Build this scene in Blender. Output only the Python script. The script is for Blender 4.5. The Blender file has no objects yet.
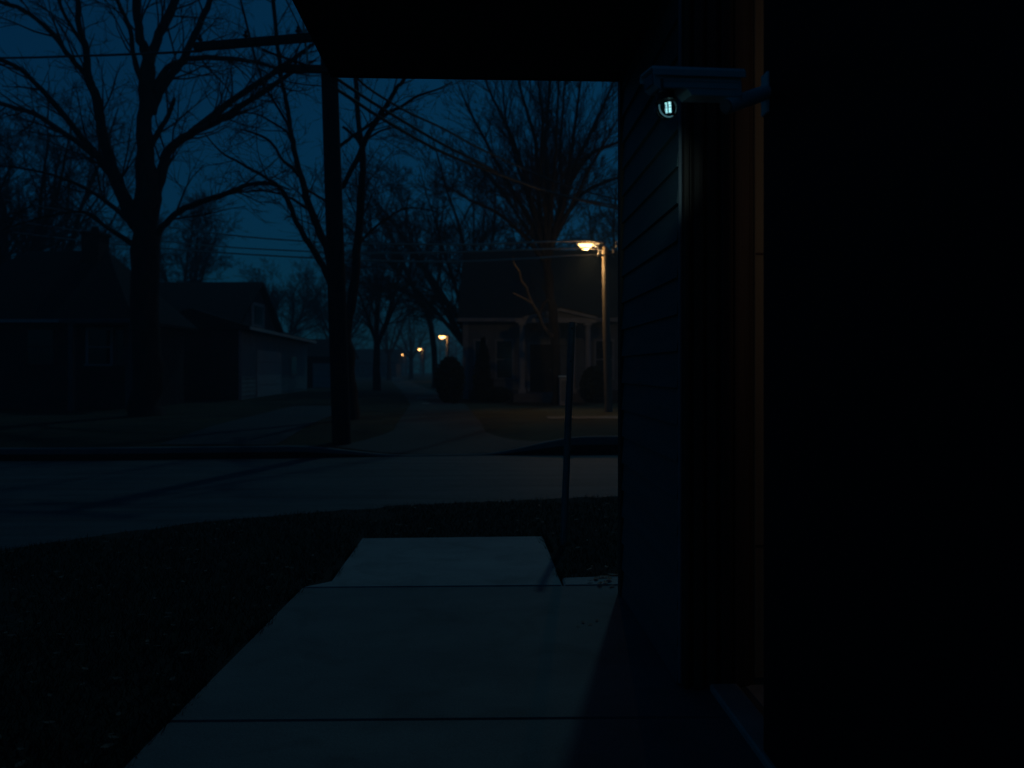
import bpy, math, random
from mathutils import Vector, Matrix, noise as mnoise

# ---------------------------------------------------------------- camera, sky, moon, exposure
scene = bpy.context.scene
CAM_H, FOC, HOR = 1.6, 800.0, 370.0
cam_d = bpy.data.cameras.new('camera')
cam = bpy.data.objects.new('camera', cam_d)
scene.collection.objects.link(cam)
cam.location = (0, 0, CAM_H)
cam.rotation_euler = (math.radians(90), 0, 0)
cam_d.sensor_width = 36.0
cam_d.lens = FOC / 1024 * 36
cam_d.shift_y = (HOR - 384) / 1024
cam_d.clip_start = 0.05
cam_d.clip_end = 3000
cam_d.dof.use_dof = True
cam_d.dof.focus_distance = 5.0
cam_d.dof.aperture_fstop = 1.7
scene.camera = cam

MOON_AZ, MOON_EL = math.radians(12.5), math.radians(51.0)      # azimuth to the right of +Y
world = bpy.data.worlds.new('World')
scene.world = world
world.use_nodes = True
wn, wl = world.node_tree.nodes, world.node_tree.links
wn.clear()
wo = wn.new('ShaderNodeOutputWorld'); bg = wn.new('ShaderNodeBackground')
sky = wn.new('ShaderNodeTexSky'); sky.sky_type = 'NISHITA'; sky.sun_disc = False
sky.sun_elevation = MOON_EL; sky.sun_rotation = MOON_AZ
sky.air_density = 1.0; sky.dust_density = 1.0; sky.ozone_density = 3.0
tint = wn.new('ShaderNodeMix'); tint.data_type = 'RGBA'; tint.blend_type = 'MULTIPLY'
tint.inputs[0].default_value = 1.0
tint.inputs[7].default_value = (0.02, 0.55, 0.97, 1)
wl.new(sky.outputs[0], tint.inputs[6]); wl.new(tint.outputs[2], bg.inputs[0]); wl.new(bg.outputs[0], wo.inputs[0])
bg.inputs[1].default_value = 0.135

sun_d = bpy.data.lights.new('moon', 'SUN')
sun_d.energy = 1.65; sun_d.angle = math.radians(1.5); sun_d.color = (0.34, 0.80, 1.0)
sun_o = bpy.data.objects.new('moon', sun_d); scene.collection.objects.link(sun_o)
_d = Vector((math.sin(MOON_AZ)*math.cos(MOON_EL), math.cos(MOON_AZ)*math.cos(MOON_EL), math.sin(MOON_EL)))
sun_o.rotation_euler = _d.to_track_quat('Z', 'Y').to_euler()
sun_o.location = (6, 10, 25)

vs = scene.view_settings
scene.display_settings.display_device = 'sRGB'
vs.view_transform = 'Standard'; vs.look = 'None'; vs.gamma = 1.0; vs.use_curve_mapping = False
vs.exposure = -4.0
scene.render.engine = 'CYCLES'
cy = scene.cycles
cy.use_denoising = True
cy.use_adaptive_sampling = False
cy.max_bounces = 6; cy.diffuse_bounces = 3; cy.glossy_bounces = 3; cy.transmission_bounces = 4
cy.transparent_max_bounces = 8; cy.volume_bounces = 0
cy.caustics_reflective = False; cy.caustics_refractive = False
cy.sample_clamp_indirect = 6.0

# ---------------------------------------------------------------- helpers
def P(px, py, Y):
    """the world point that lies at depth Y on a sight line of the photograph"""
    return Vector(((px-512)/FOC*Y, Y, CAM_H + (HOR-py)/FOC*Y))

def wloc(o):
    v = Vector((0, 0, 0))
    while o is not None:
        v += o.location; o = o.parent
    return v

def tag(o, label=None, cat=None, group=None, kind=None):
    if label: o['label'] = label
    if cat: o['category'] = cat
    if group: o['group'] = group
    if kind: o['kind'] = kind
    return o

def thing(name, label, cat, loc, group=None):
    o = bpy.data.objects.new(name, None)
    o.empty_display_size = 0.2
    scene.collection.objects.link(o)
    o.location = loc
    return tag(o, label, cat, group)

class MB:
    def __init__(self, xf=None):
        self.v, self.f, self.s, self.xf = [], [], [], xf
    def add(self, vs_, fs, smooth=False):
        n = len(self.v)
        self.v.extend(Vector(p) for p in vs_)
        for q in fs:
            self.f.append([i+n for i in q]); self.s.append(smooth)
    def box(self, x0, x1, y0, y1, z0, z1, bev=0.0):
        if bev <= 0:
            c = [(x, y, z) for z in (z0, z1) for y in (y0, y1) for x in (x0, x1)]
            self.add(c, [(0,2,3,1),(4,5,7,6),(0,1,5,4),(1,3,7,5),(3,2,6,7),(2,0,4,6)])
            return
        b = bev                                   # chamfered box
        vv, idx = [], {}
        for sx in (0, 1):
            for sy in (0, 1):
                for sz in (0, 1):
                    X, Yy, Z = (x0, x1)[sx], (y0, y1)[sy], (z0, z1)[sz]
                    ix, iy, iz = (1-2*sx)*b, (1-2*sy)*b, (1-2*sz)*b
                    for k, p in enumerate(((X, Yy+iy, Z+iz), (X+ix, Yy, Z+iz), (X+ix, Yy+iy, Z))):
                        idx[(sx, sy, sz, k)] = len(vv); vv.append(p)
        F = []
        I = lambda *a: idx[a]
        for s in (0, 1):
            q = [I(s,0,0,0), I(s,1,0,0), I(s,1,1,0), I(s,0,1,0)]; F.append(q if s else q[::-1])
            q = [I(0,s,0,1), I(1,s,0,1), I(1,s,1,1), I(0,s,1,1)]; F.append(q[::-1] if s else q)
            q = [I(0,0,s,2), I(1,0,s,2), I(1,1,s,2), I(0,1,s,2)]; F.append(q if s else q[::-1])
        for a in (0, 1):
            for c in (0, 1):
                F.append([I(a,c,0,0), I(a,c,0,1), I(a,c,1,1), I(a,c,1,0)])
                F.append([I(a,0,c,0), I(a,0,c,2), I(a,1,c,2), I(a,1,c,0)])
                F.append([I(0,a,c,1), I(0,a,c,2), I(1,a,c,2), I(1,a,c,1)])
        for sx in (0, 1):
            for sy in (0, 1):
                for sz in (0, 1):
                    F.append([I(sx,sy,sz,0), I(sx,sy,sz,1), I(sx,sy,sz,2)])
        self.add(vv, F)
    def prism(self, prof, axis, t0, t1):
        """a closed profile of (u, w) pairs swept along x, y or z"""
        n = len(prof)
        mk = {'x': lambda u, w, t: (t, u, w), 'y': lambda u, w, t: (u, t, w), 'z': lambda u, w, t: (u, w, t)}[axis]
        vv = [mk(u, w, t0) for u, w in prof] + [mk(u, w, t1) for u, w in prof]
        F = [[i, (i+1) % n, n+(i+1) % n, n+i] for i in range(n)] + [list(range(n))[::-1], list(range(n, 2*n))]
        self.add(vv, F)
    def tube(self, pts, rad, sides=6, cap=True, smooth=True):
        pts = [Vector(p) for p in pts]
        n = len(pts)
        if n < 2: return
        t = (pts[1]-pts[0]).normalized()
        ref = Vector((0, 0, 1)) if abs(t.z) < 0.9 else Vector((1, 0, 0))
        u = t.cross(ref).normalized()
        vv = []
        for i in range(n):
            a, b = pts[max(i-1, 0)], pts[min(i+1, n-1)]
            t = (b-a)
            if t.length < 1e-9: t = Vector((0, 0, 1))
            t.normalize()
            u = u - t*u.dot(t)
            if u.length < 1e-6: u = t.orthogonal()
            u.normalize()
            w = t.cross(u)
            r = rad[i] if hasattr(rad, '__len__') else rad
            for k in range(sides):
                an = 2*math.pi*k/sides
                vv.append(pts[i] + u*(r*math.cos(an)) + w*(r*math.sin(an)))
        F = []
        for i in range(n-1):
            for k in range(sides):
                k2 = (k+1) % sides
                F.append([i*sides+k, i*sides+k2, (i+1)*sides+k2, (i+1)*sides+k])
        self.add(vv, F, smooth)
        if cap:
            self.add(vv[:sides], [list(range(sides))[::-1]])
            self.add(vv[-sides:], [list(range(sides))])
    def ball(self, c, r, seg=16, rings=10, sc=(1, 1, 1), half=None):
        c = Vector(c)
        vv, F = [], []
        for i in range(rings+1):
            th = math.pi*i/rings
            for k in range(seg):
                ph = 2*math.pi*k/seg
                vv.append(c + Vector((r*sc[0]*math.sin(th)*math.cos(ph), r*sc[1]*math.sin(th)*math.sin(ph), r*sc[2]*math.cos(th))))
        for i in range(rings):
            for k in range(seg):
                k2 = (k+1) % seg
                F.append([i*seg+k, (i+1)*seg+k, (i+1)*seg+k2, i*seg+k2])
        self.add(vv, F, True)
    def build(self, name, m, parent=None, loc=None):
        off = wloc(parent) if parent is not None else Vector(loc or (0, 0, 0))
        me = bpy.data.meshes.new(name)
        vv = self.v if self.xf is None else [self.xf(p) for p in self.v]
        me.from_pydata([tuple(p-off) for p in vv], [], self.f)
        me.polygons.foreach_set('use_smooth', self.s)
        me.update()
        me.materials.append(m)
        o = bpy.data.objects.new(name, me)
        scene.collection.objects.link(o)
        if parent is not None: o.parent = parent
        else: o.location = off
        return o

def struct(name, mb, m, kind='structure'):
    return tag(mb.build(name, m), kind=kind)

# ---------------------------------------------------------------- materials
def mat(name, col, col2=None, scale=8.0, rough=0.8, bump=0.0, bscale=None, stretch=(1, 1, 1), spec=0.3, metal=0.0, detail=6.0):
    m = bpy.data.materials.new(name); m.use_nodes = True
    N, L = m.node_tree.nodes, m.node_tree.links
    b = N['Principled BSDF']
    b.inputs['Roughness'].default_value = rough
    b.inputs['Specular IOR Level'].default_value = spec
    b.inputs['Metallic'].default_value = metal
    if col2 is None: col2 = tuple(c*0.72 for c in col)
    tc = N.new('ShaderNodeTexCoord'); mp = N.new('ShaderNodeMapping'); nz = N.new('ShaderNodeTexNoise')
    mp.inputs['Scale'].default_value = stretch
    nz.inputs['Scale'].default_value = scale; nz.inputs['Detail'].default_value = detail; nz.inputs['Roughness'].default_value = 0.62
    rp = N.new('ShaderNodeValToRGB')
    rp.color_ramp.elements[0].position = 0.32; rp.color_ramp.elements[1].position = 0.68
    rp.color_ramp.elements[0].color = (*col2, 1); rp.color_ramp.elements[1].color = (*col, 1)
    L.new(tc.outputs['Object'], mp.inputs[0]); L.new(mp.outputs[0], nz.inputs[0]); L.new(nz.outputs[0], rp.inputs[0])
    L.new(rp.outputs[0], b.inputs['Base Color'])
    if bump:
        n2 = N.new('ShaderNodeTexNoise'); n2.inputs['Scale'].default_value = bscale or scale*4; n2.inputs['Detail'].default_value = 5
        bp = N.new('ShaderNodeBump'); bp.inputs['Strength'].default_value = bump; bp.inputs['Distance'].default_value = 0.02
        L.new(mp.outputs[0], n2.inputs[0]); L.new(n2.outputs[0], bp.inputs['Height']); L.new(bp.outputs[0], b.inputs['Normal'])
    return m

def emit(name, col, s):
    m = bpy.data.materials.new(name); m.use_nodes = True
    N, L = m.node_tree.nodes, m.node_tree.links
    b = N['Principled BSDF']
    b.inputs['Base Color'].default_value = (0.6, 0.6, 0.6, 1)
    b.inputs['Emission Color'].default_value = (*col, 1); b.inputs['Emission Strength'].default_value = s
    return m

def weather(m, crack=True):
    N, L = m.node_tree.nodes, m.node_tree.links
    b = N['Principled BSDF']; src = b.inputs['Base Color'].links[0].from_socket
    tc = next(n for n in N if n.type == 'TEX_COORD')
    g = N.new('ShaderNodeTexNoise'); g.inputs['Scale'].default_value = 140; g.inputs['Detail'].default_value = 3
    s1 = N.new('ShaderNodeTexNoise'); s1.inputs['Scale'].default_value = 2.6; s1.inputs['Detail'].default_value = 8; s1.inputs['Distortion'].default_value = 0.8
    L.new(tc.outputs['Object'], g.inputs[0]); L.new(tc.outputs['Object'], s1.inputs[0])
    def mr(sock, a, c, lo, hi):
        n = N.new('ShaderNodeMapRange'); n.inputs[1].default_value = a; n.inputs[2].default_value = c; n.inputs[3].default_value = lo; n.inputs[4].default_value = hi
        L.new(sock, n.inputs[0]); return n.outputs[0]
    fac = mr(g.outputs[0], 0.3, 0.7, 0.72, 1.2)
    st = mr(s1.outputs[0], 0.50, 0.70, 1.0, 0.76)
    mu = N.new('ShaderNodeMath'); mu.operation = 'MULTIPLY'; L.new(fac, mu.inputs[0]); L.new(st, mu.inputs[1]); out = mu.outputs[0]
    if crack:
        wn_ = N.new('ShaderNodeTexNoise'); wn_.inputs['Scale'].default_value = 5
        L.new(tc.outputs['Object'], wn_.inputs[0])
        mx = N.new('ShaderNodeMix'); mx.data_type = 'VECTOR'; mx.inputs[0].default_value = 0.12
        L.new(tc.outputs['Object'], mx.inputs[4]); L.new(wn_.outputs[1], mx.inputs[5])
        v = N.new('ShaderNodeTexVoronoi'); v.feature = 'DISTANCE_TO_EDGE'; v.inputs['Scale'].default_value = 0.55
        L.new(mx.outputs[1], v.inputs[0])
        ck = mr(v.outputs[0], 0.0, 0.006, 0.55, 1.0)
        m2 = N.new('ShaderNodeMath'); m2.operation = 'MULTIPLY'; L.new(out, m2.inputs[0]); L.new(ck, m2.inputs[1]); out = m2.outputs[0]
    vm = N.new('ShaderNodeVectorMath'); vm.operation = 'SCALE'
    L.new(src, vm.inputs[0]); L.new(out, vm.inputs[3]); L.new(vm.outputs[0], b.inputs['Base Color'])
    return m
M_CONC = mat('concrete', (0.33, 0.33, 0.32), (0.25, 0.252, 0.25), 1.1, 0.72, 0.25, 60, (1, 2.2, 1))
M_CONC_SHADE = mat('shaded_concrete', (0.185, 0.185, 0.18), (0.125, 0.128, 0.13), 0.9, 0.72, 0.25, 60, (1, 2.2, 1))  # near slabs: shade under the porch roof put into a darker colour
M_KERB = mat('kerb_concrete', (0.20, 0.195, 0.185), None, 3, 0.8, 0.2)
M_ASPH = mat('asphalt', (0.118, 0.118, 0.118), (0.048, 0.049, 0.051), 1.0, 0.6, 0.5, 90, (0.22, 3.4, 1))
M_WALKF = mat('stained_concrete', (0.12, 0.12, 0.115), (0.075, 0.077, 0.077), 1.5, 0.8, 0.2, 40)
M_LANE = mat('lane_asphalt', (0.032, 0.034, 0.034), (0.022, 0.023, 0.024), 0.7, 0.7, 0.3, 60, (0.6, 1.4, 1))
M_SOIL = mat('lawn_soil', (0.032, 0.034, 0.024), (0.012, 0.014, 0.012), 2.2, 1.0, 0.8, 40)
M_FARLAWN = mat('far_grass', (0.056, 0.055, 0.026), (0.022, 0.024, 0.013), 0.8, 1.0, 0.7, 18)
M_BLADE = mat('grass_blade', (0.062, 0.068, 0.030), (0.030, 0.036, 0.018), 1.2, 0.85)
M_LEAF = mat('dry_leaf', (0.13, 0.085, 0.05), (0.05, 0.034, 0.022), 3.0, 0.6)
M_BARK = mat('bark', (0.060, 0.050, 0.042), (0.028, 0.024, 0.022), 6, 0.95, 0.8, 14, (1, 1, 0.25))
M_TWIG = mat('twig_bark', (0.058, 0.048, 0.040), (0.036, 0.030, 0.026), 4, 0.95)
M_LITBARK = mat('lamplit_bark', (0.30, 0.25, 0.19), (0.12, 0.10, 0.08), 9, 0.85, 0.5, 20)  # one limb of the fan tree: lamplight painted in as paler bark
M_POLEW = mat('pole_wood', (0.075, 0.058, 0.045), (0.040, 0.032, 0.027), 5, 0.9, 0.6, 20, (3, 3, 0.2))
M_LPOLE = mat('lamp_pole_wood', (0.36, 0.30, 0.22), (0.24, 0.19, 0.14), 6, 0.85, 0.5, 20, (3, 3, 0.2))
M_CABLE = mat('black_cable', (0.075, 0.065, 0.055), None, 12, 0.6)
M_METAL = mat('galvanised_metal', (0.30, 0.31, 0.32), (0.20, 0.21, 0.22), 12, 0.5, 0.1, metal=0.6)
M_POSTP = mat('weathered_zinc', (0.30, 0.31, 0.30), (0.20, 0.21, 0.21), 12, 0.6, 0.1)
M_DMETAL = mat('dark_metal', (0.05, 0.05, 0.055), None, 12, 0.5, metal=0.5)
M_WIRE = mat('cable_sheath', (0.74, 0.68, 0.60), None, 12, 0.6)  # extra pale, so the lamp's glow on its wires sits in the colour
weather(M_CONC, False); weather(M_CONC_SHADE, False); weather(M_ASPH, False)
M_SIDING = mat('painted_siding', (0.120, 0.165, 0.160), (0.092, 0.128, 0.126), 3, 0.6, 0.15, 30, (1, 0.25, 3))
M_DTRIM = mat('dark_wood_trim', (0.120, 0.078, 0.055), (0.070, 0.046, 0.034), 5, 0.6, 0.2, 20, (4, 4, 0.15))
M_BLACKW = mat('shade_black_wall', (0.014, 0.014, 0.016), (0.010, 0.010, 0.011), 3, 0.75, 0.1)  # near black: porch shade lost with the shortened roof, put into colour
M_BEAD = mat('corner_bead_paint', (0.26, 0.27, 0.275), None, 5, 0.5)
M_WTRIM = mat('white_trim', (0.72, 0.72, 0.70), (0.60, 0.60, 0.58), 5, 0.55)
M_JAMB = mat('oak_jamb', (0.34, 0.26, 0.17), (0.24, 0.18, 0.115), 4, 0.5, 0.1, 20, (5, 5, 0.12))
M_SOFFIT = mat('soffit_paint', (0.028, 0.028, 0.030), (0.020, 0.020, 0.022), 4, 0.8)
M_SHINGLE = mat('roof_shingle', (0.028, 0.027, 0.028), (0.014, 0.014, 0.015), 5, 0.95, 0.6, 22)
M_SILL = mat('threshold_wood', (0.48, 0.44, 0.38), (0.36, 0.32, 0.27), 5, 0.6, 0.1)
M_PLASTER = mat('hall_plaster', (0.30, 0.24, 0.17), None, 3, 0.9)
M_PALEWALL = mat('pale_clapboard', (0.24, 0.26, 0.265), (0.19, 0.205, 0.21), 1.5, 0.8, 0.1)
M_WINGWALL = mat('white_clapboard', (0.46, 0.50, 0.48), (0.36, 0.40, 0.39), 1.5, 0.8, 0.1)
M_DARKWALL = mat('brown_clapboard', (0.070, 0.062, 0.056), (0.045, 0.040, 0.038), 1.5, 0.85, 0.1)
M_GREYWALL = mat('grey_clapboard', (0.13, 0.14, 0.14), (0.09, 0.10, 0.10), 1.5, 0.85, 0.1)
M_FRAME = mat('window_frame_paint', (0.42, 0.43, 0.43), None, 4, 0.6)
M_BRICK = mat('chimney_brick', (0.09, 0.05, 0.04), (0.05, 0.03, 0.026), 8, 0.9, 0.4)
M_DOOR = mat('door_paint', (0.045, 0.035, 0.035), None, 3, 0.6)
M_GLASS = mat('dark_window_glass', (0.012, 0.014, 0.018), None, 1.2, 0.12, spec=0.5)
M_SHRUB = mat('shrub_leaf', (0.035, 0.048, 0.026), (0.018, 0.026, 0.016), 2.0, 0.9)
M_HOUSING = mat('camera_housing', (0.80, 0.90, 0.88), (0.74, 0.84, 0.83), 14, 0.45, 0.04)
M_BLACKP = mat('black_plastic', (0.02, 0.02, 0.022), None, 10, 0.35)
M_LENS = emit('lamp_lens', (1.0, 0.54, 0.16), 115.0)
M_FARLENS = emit('far_lamp_lens', (1.0, 0.50, 0.15), 170.0)
M_LED = emit('led', (0.45, 0.95, 1.0), 30.0)
M_GLINT = emit('dome_glint', (0.35, 0.85, 1.0), 3.2)  # painted glint: LED reflection on the dome edge, given its own glow

def clear_cover(name):
    m = bpy.data.materials.new(name); m.use_nodes = True
    N, L = m.node_tree.nodes, m.node_tree.links
    N.remove(N['Principled BSDF'])
    tr = N.new('ShaderNodeBsdfTransparent'); gl = N.new('ShaderNodeBsdfGlossy'); mx = N.new('ShaderNodeMixShader'); fr = N.new('ShaderNodeFresnel')
    nz = N.new('ShaderNodeTexNoise'); nz.inputs['Scale'].default_value = 30
    mr = N.new('ShaderNodeMapRange'); mr.inputs[3].default_value = 0.02; mr.inputs[4].default_value = 0.10
    fr.inputs[0].default_value = 1.55
    tr.inputs[0].default_value = (0.86, 0.93, 0.95, 1)
    L.new(nz.outputs[0], mr.inputs[0]); L.new(mr.outputs[0], gl.inputs['Roughness'])
    L.new(fr.outputs[0], mx.inputs[0]); L.new(tr.outputs[0], mx.inputs[1]); L.new(gl.outputs[0], mx.inputs[2])
    L.new(mx.outputs[0], N['Material Output'].inputs[0])
    return m
M_DOME = clear_cover('clear_dome')

# ---------------------------------------------------------------- the setting: ground, road, lane, kerbs, slabs
def far_edge(X):                                  # far edge of the road
    return 15.75 + 0.11*X if X > -8 else 14.87 + 0.03*(X+8)
def sstep(a, b, x):
    t = min(max((x-a)/(b-a), 0), 1); return t*t*(3-2*t)
def kerb_h(X):                                    # the dropped kerb at the lane's mouth
    r = sstep(-0.75, 1.5, X); l = sstep(2.0, 4.3, -X)
    return -0.07 + 0.33*r + 0.20*l
def far_z(X, Y):
    k = kerb_h(X); t = sstep(0, 5.0, Y-far_edge(X))
    return k + (0.24-k)*t
def lane_x(Y):
    pts = [(15, -1.45), (20, -1.9), (32, -3.05), (54, -6.6), (98, -13.8), (240, -37)]
    for (a, xa), (b, xb) in zip(pts, pts[1:]):
        if Y <= b: return xa + (xb-xa)*(Y-a)/(b-a)
    return pts[-1][1]

mb = MB(); mb.add([(-390, -60, -0.16), (390, -60, -0.16), (390, 390, -0.16), (-390, 390, -0.16)], [(0, 1, 2, 3)])
struct('ground', mb, M_SOIL)

near_edge = [(390, 42), (60, 15), (20, 11.6), (8, 10.6), (3, 10.3), (1.36, 10.15), (0.2, 9.85), (-1.33, 9.42), (-2.4, 8.9), (-3.3, 8.35), (-4.0, 7.7), (-4.7, 6.95),
             (-6, 5.2), (-8, 2.5), (-11, -2), (-16, -9), (-24, -20), (-40, -58)]
# road: from the near lawn's edge to the far kerb
mb = MB()
xs = [390, 120, 60, 30, 16, 10, 6, 4, 2.6, 1.5, 0.5, -0.5, -1.5, -2.5, -3.5, -5, -7, -10, -16, -30, -60, -120, -390]
fe = [(x, far_edge(x)+0.05, -0.08) for x in xs]
ne = [(x, y-0.3, -0.08) for x, y in near_edge]
mb.add(fe + ne[::-1] + [], [list(range(len(fe)+len(ne)))])
# -> one concave sheet: triangulated by a fan of strips instead
mb = MB()
vv, F = [], []
def near_y(X):
    for (xa, ya), (xb, yb) in zip(near_edge, near_edge[1:]):
        if xb <= X <= xa: return ya + (yb-ya)*(X-xa)/(xb-xa) - 0.3
    return -58.3
xs2 = sorted(set(xs + [p[0] for p in near_edge] + [-2.0, -12, -20]), reverse=True)
for x in xs2:
    vv += [(x, far_edge(x)+0.05, -0.08), (x, near_y(x), -0.08)]
for i in range(len(xs2)-1):
    F.append((2*i, 2*i+2, 2*i+3, 2*i+1))
mb.add(vv, F)
struct('road', mb, M_ASPH)

# near lawn: a raised slab of turf with an uneven lip along the road
mb = MB()
rnd = random.Random(3)
dense = []
for (xa, ya), (xb, yb) in zip(near_edge, near_edge[1:]):
    L_ = math.hypot(xb-xa, yb-ya); n = max(1, int(L_/0.12)) if -12 < xa < 8 else 1
    for k in range(n):
        t = k/n; dense.append((xa+(xb-xa)*t, ya+(yb-ya)*t + (rnd.uniform(-0.07, 0.07) if n > 1 else 0)))
dense.append(near_edge[-1])
n = len(dense)
vv = [(x, y, 0.0) for x, y in dense] + [(x, y+0.02, -0.15) for x, y in dense] + [(x, -58.5, 0.0) for x, y in dense]
F = []
for i in range(n-1):
    F.append((i+1, i, n+i, n+i+1)); F.append((i, i+1, 2*n+i+1, 2*n+i))
mb.add(vv, F)
struct('lawn_near', mb, M_SOIL)

# far lawn: terrain that climbs from the dropped kerb
mb = MB()
gx = [-390, -200, -100, -60, -40, -30, -24, -20, -17, -14, -12, -10, -8.5, -7.2] + [-6.2+0.4*i for i in range(26)] + [4.6, 5.5, 7, 9, 12, 16, 24, 40, 80, 160, 390]
gy = [0.12, 0.5, 0.9, 1.4, 2, 2.8, 3.6, 4.5, 5.2, 7, 10, 14, 20, 30, 50, 90, 180, 370]
vv = []
for x in gx:
    e = far_edge(x)
    for g in gy:
        y = e+g if g < 20 else 15.7+g
        vv.append((x, y, far_z(x, e+g)))
ny = len(gy); F = []
for i in range(len(gx)-1):
    for j in range(ny-1):
        F.append((i*ny+j, (i+1)*ny+j, (i+1)*ny+j+1, i*ny+j+1))
mb.add(vv, F, True)
struct('lawn_far', mb, M_FARLAWN)

# kerb stones along the far edge
mb = MB()
kx = [-60, -30, -16, -10, -8] + [-7+0.25*i for i in range(50)] + [6, 8, 12, 20, 40, 80]
vv = []
for x in kx:
    e, h = far_edge(x), kerb_h(x)+0.012
    vv += [(x, e+0.006, min(h-0.035, h*0.6-0.05)), (x, e+0.012, h-0.02), (x, e+0.03, h), (x, e+0.15, h+0.002), (x, e+0.16, -0.12)]
bk = MB(); n = len(kx)
bk.add([(x, far_edge(x)-0.02, -0.12) for x in kx]+[(x, far_edge(x)+0.02, kerb_h(x)-0.022) for x in kx], [(i, i+1, n+i+1, n+i) for i in range(n-1)])
struct('verge_bank', bk, M_SOIL)
F = []
for i in range(len(kx)-1):
    for j in range(4):
        F.append((i*5+j, (i+1)*5+j, (i+1)*5+j+1, i*5+j+1))
mb.add(vv, F)
struct('kerb', mb, M_KERB)

def ribbon(name, m, rows, lift):
    """rows: list of cross rows, each a list of (x, y)"""
    mb = MB(); k = len(rows[0]); vv = []; F = []
    for r in rows:
        for x, y in r: vv.append((x, y, far_z(x, y)+lift))
    for i in range(len(rows)-1):
        for j in range(k-1):
            F.append((i*k+j, i*k+j+1, (i+1)*k+j+1, (i+1)*k+j))
    mb.add(vv, F, True)
    return struct(name, mb, m)
rows = []
for i in range(60):
    Y = 15.75 + 0.5*i if i < 20 else 25.75 + (i-20)*5.2
    w = 1.15 + 1.2*max(0, 1-(Y-15.7)/3.0)
    w0 = 0.0
    rows.append([(lane_x(Y)+w*t*(1 if t > 0 else 0.85), max(Y, far_edge(lane_x(Y)+w*t)+0.165)) for t in [-1, -0.75, -0.5, -0.25, 0, 0.25, 0.5, 0.75, 1]])
ribbon('lane', M_LANE, rows, 0.016)
rows = [[(x, 22.1+0.03*x + 0.3*t) for t in range(5)] for x in [1.0+0.5*i for i in range(8)] + [6, 9, 14, 30]]
ribbon('sidewalk', M_CONC, [[(x, 31.5+0.3*t) for t in range(4)] for x in (-3.6, -3.0, -2.4)], 0.026)
ribbon('sidewalk', M_CONC, [[(x, 38.0+0.4*t) for t in range(4)] for x in (-4.6, -3.9, -3.2)], 0.026)
ribbon('sidewalk', M_WALKF, rows, 0.014)
rows = [[(x - 0.09*(y-15.5), y) for x in (-6.9, -6.3, -5.7, -5.1, -4.6)] for y in [15.45+0.15, 16, 16.6, 17.3, 18.2, 19.3, 20.6, 23, 26, 30]]
ribbon('driveway', M_LANE, rows, 0.014)

# concrete slabs of the front walk
def slab(name, poly, z1, m, bev=0.012):
    k = (CAM_H-z1)/CAM_H; poly = [(x*k if x < 0.8 else x, y*k) for x, y in poly]
    mb = MB(); n = len(poly)
    cx = sum(p[0] for p in poly)/n; cy_ = sum(p[1] for p in poly)/n
    def inset(p, d):
        v = Vector((cx-p[0], cy_-p[1])); v.normalize(); return (p[0]+v.x*d*1.4, p[1]+v.y*d*1.4)
    top = [inset(p, bev) for p in poly]
    vv = [(x, y, z1) for x, y in top] + [(x, y, z1-bev) for x, y in poly] + [(x, y, -0.12) for x, y in poly]
    F = [list(range(n))]
    for i in range(n):
        j = (i+1) % n
        F.append((n+i, n+j, j, i)); F.append((2*n+i, 2*n+j, n+j, n+i))
    mb.add(vv, F)
    return struct(name, mb, m)
slab('front_walk', [(-1.43, 7.62), (-1.375, 6.05), (-1.54, 5.895), (0.375, 5.955), (0.30, 7.71)][::-1], 0.030, M_CONC)
slab('front_walk', [(0.388, 5.957), (0.82, 5.975), (0.82, 6.22), (0.385, 6.17)], 0.024, M_CONC)
slab('front_walk', [(-1.55, 5.875), (-1.57, 3.648), (1.9, 3.713), (0.98, 5.955)], 0.022, M_CONC_SHADE)
slab('front_walk', [(-1.57, 3.640), (-1.60, 1.0), (1.9, 1.0), (1.9, 3.705)], 0.020, M_CONC_SHADE)
slab('front_walk', [(-1.60, 0.985), (-1.65, -3.5), (1.9, -3.5), (1.9, 0.985)], 0.020, M_CONC_SHADE)

# ---------------------------------------------------------------- our own house (right): walls, casing, doorway, porch roof
ANG = 0.04
_e2 = Vector((-ANG, 1)).normalized(); _e1 = Vector((_e2.y, -_e2.x))
def HX(p): return Vector((_e1.x*p[0] + _e2.x*p[1], _e1.y*p[0] + _e2.y*p[1], p[2]))
house = thing('house', 'dark clapboard house with deep porch roof and security camera beside its doorway', 'house', HX((1.0, 4.0, 0)))
A1, A2, SF = 0.996, 1.148, 3.90
ZT = 3.64
mb = MB(HX); mb.box(A1+0.012, 8.0, SF+0.06, 5.585, -0.1, ZT); wall = mb.build('wall', M_SIDING, house)
mb = MB(HX)                                        # lapped boards on the face beside the walk
z = 0.03; bh = 0.185
while z < ZT-0.02:
    z1 = min(z+bh, ZT-0.005)
    mb.prism([(A1+0.012, z), (A1-0.012, z), (A1+0.006, z1), (A1+0.012, z1)], 'y', SF+0.07, 5.535)
    z = z1
mb.build('siding', M_SIDING, wall)
mb = MB(HX)                                        # lapped boards on the street face
z = 0.03
while z < ZT-0.02:
    z1 = min(z+bh, ZT-0.005)
    mb.prism([(5.585, z), (5.605, z), (5.590, z1), (5.585, z1)], 'x', A1+0.08, 8.0)
    z = z1
mb.build('siding', M_SIDING, wall)
mb = MB(HX); mb.box(A1-0.022, A1+0.075, 5.537, 5.625, -0.05, ZT, 0.004); mb.build('corner_board', M_DTRIM, house)
mb = MB(HX); mb.tube([(A1-0.004, SF+0.03, 0.05), (A1-0.004, SF+0.03, ZT-0.01)], 0.010, 10); mb.build('corner_bead', M_BEAD, house)
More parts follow.
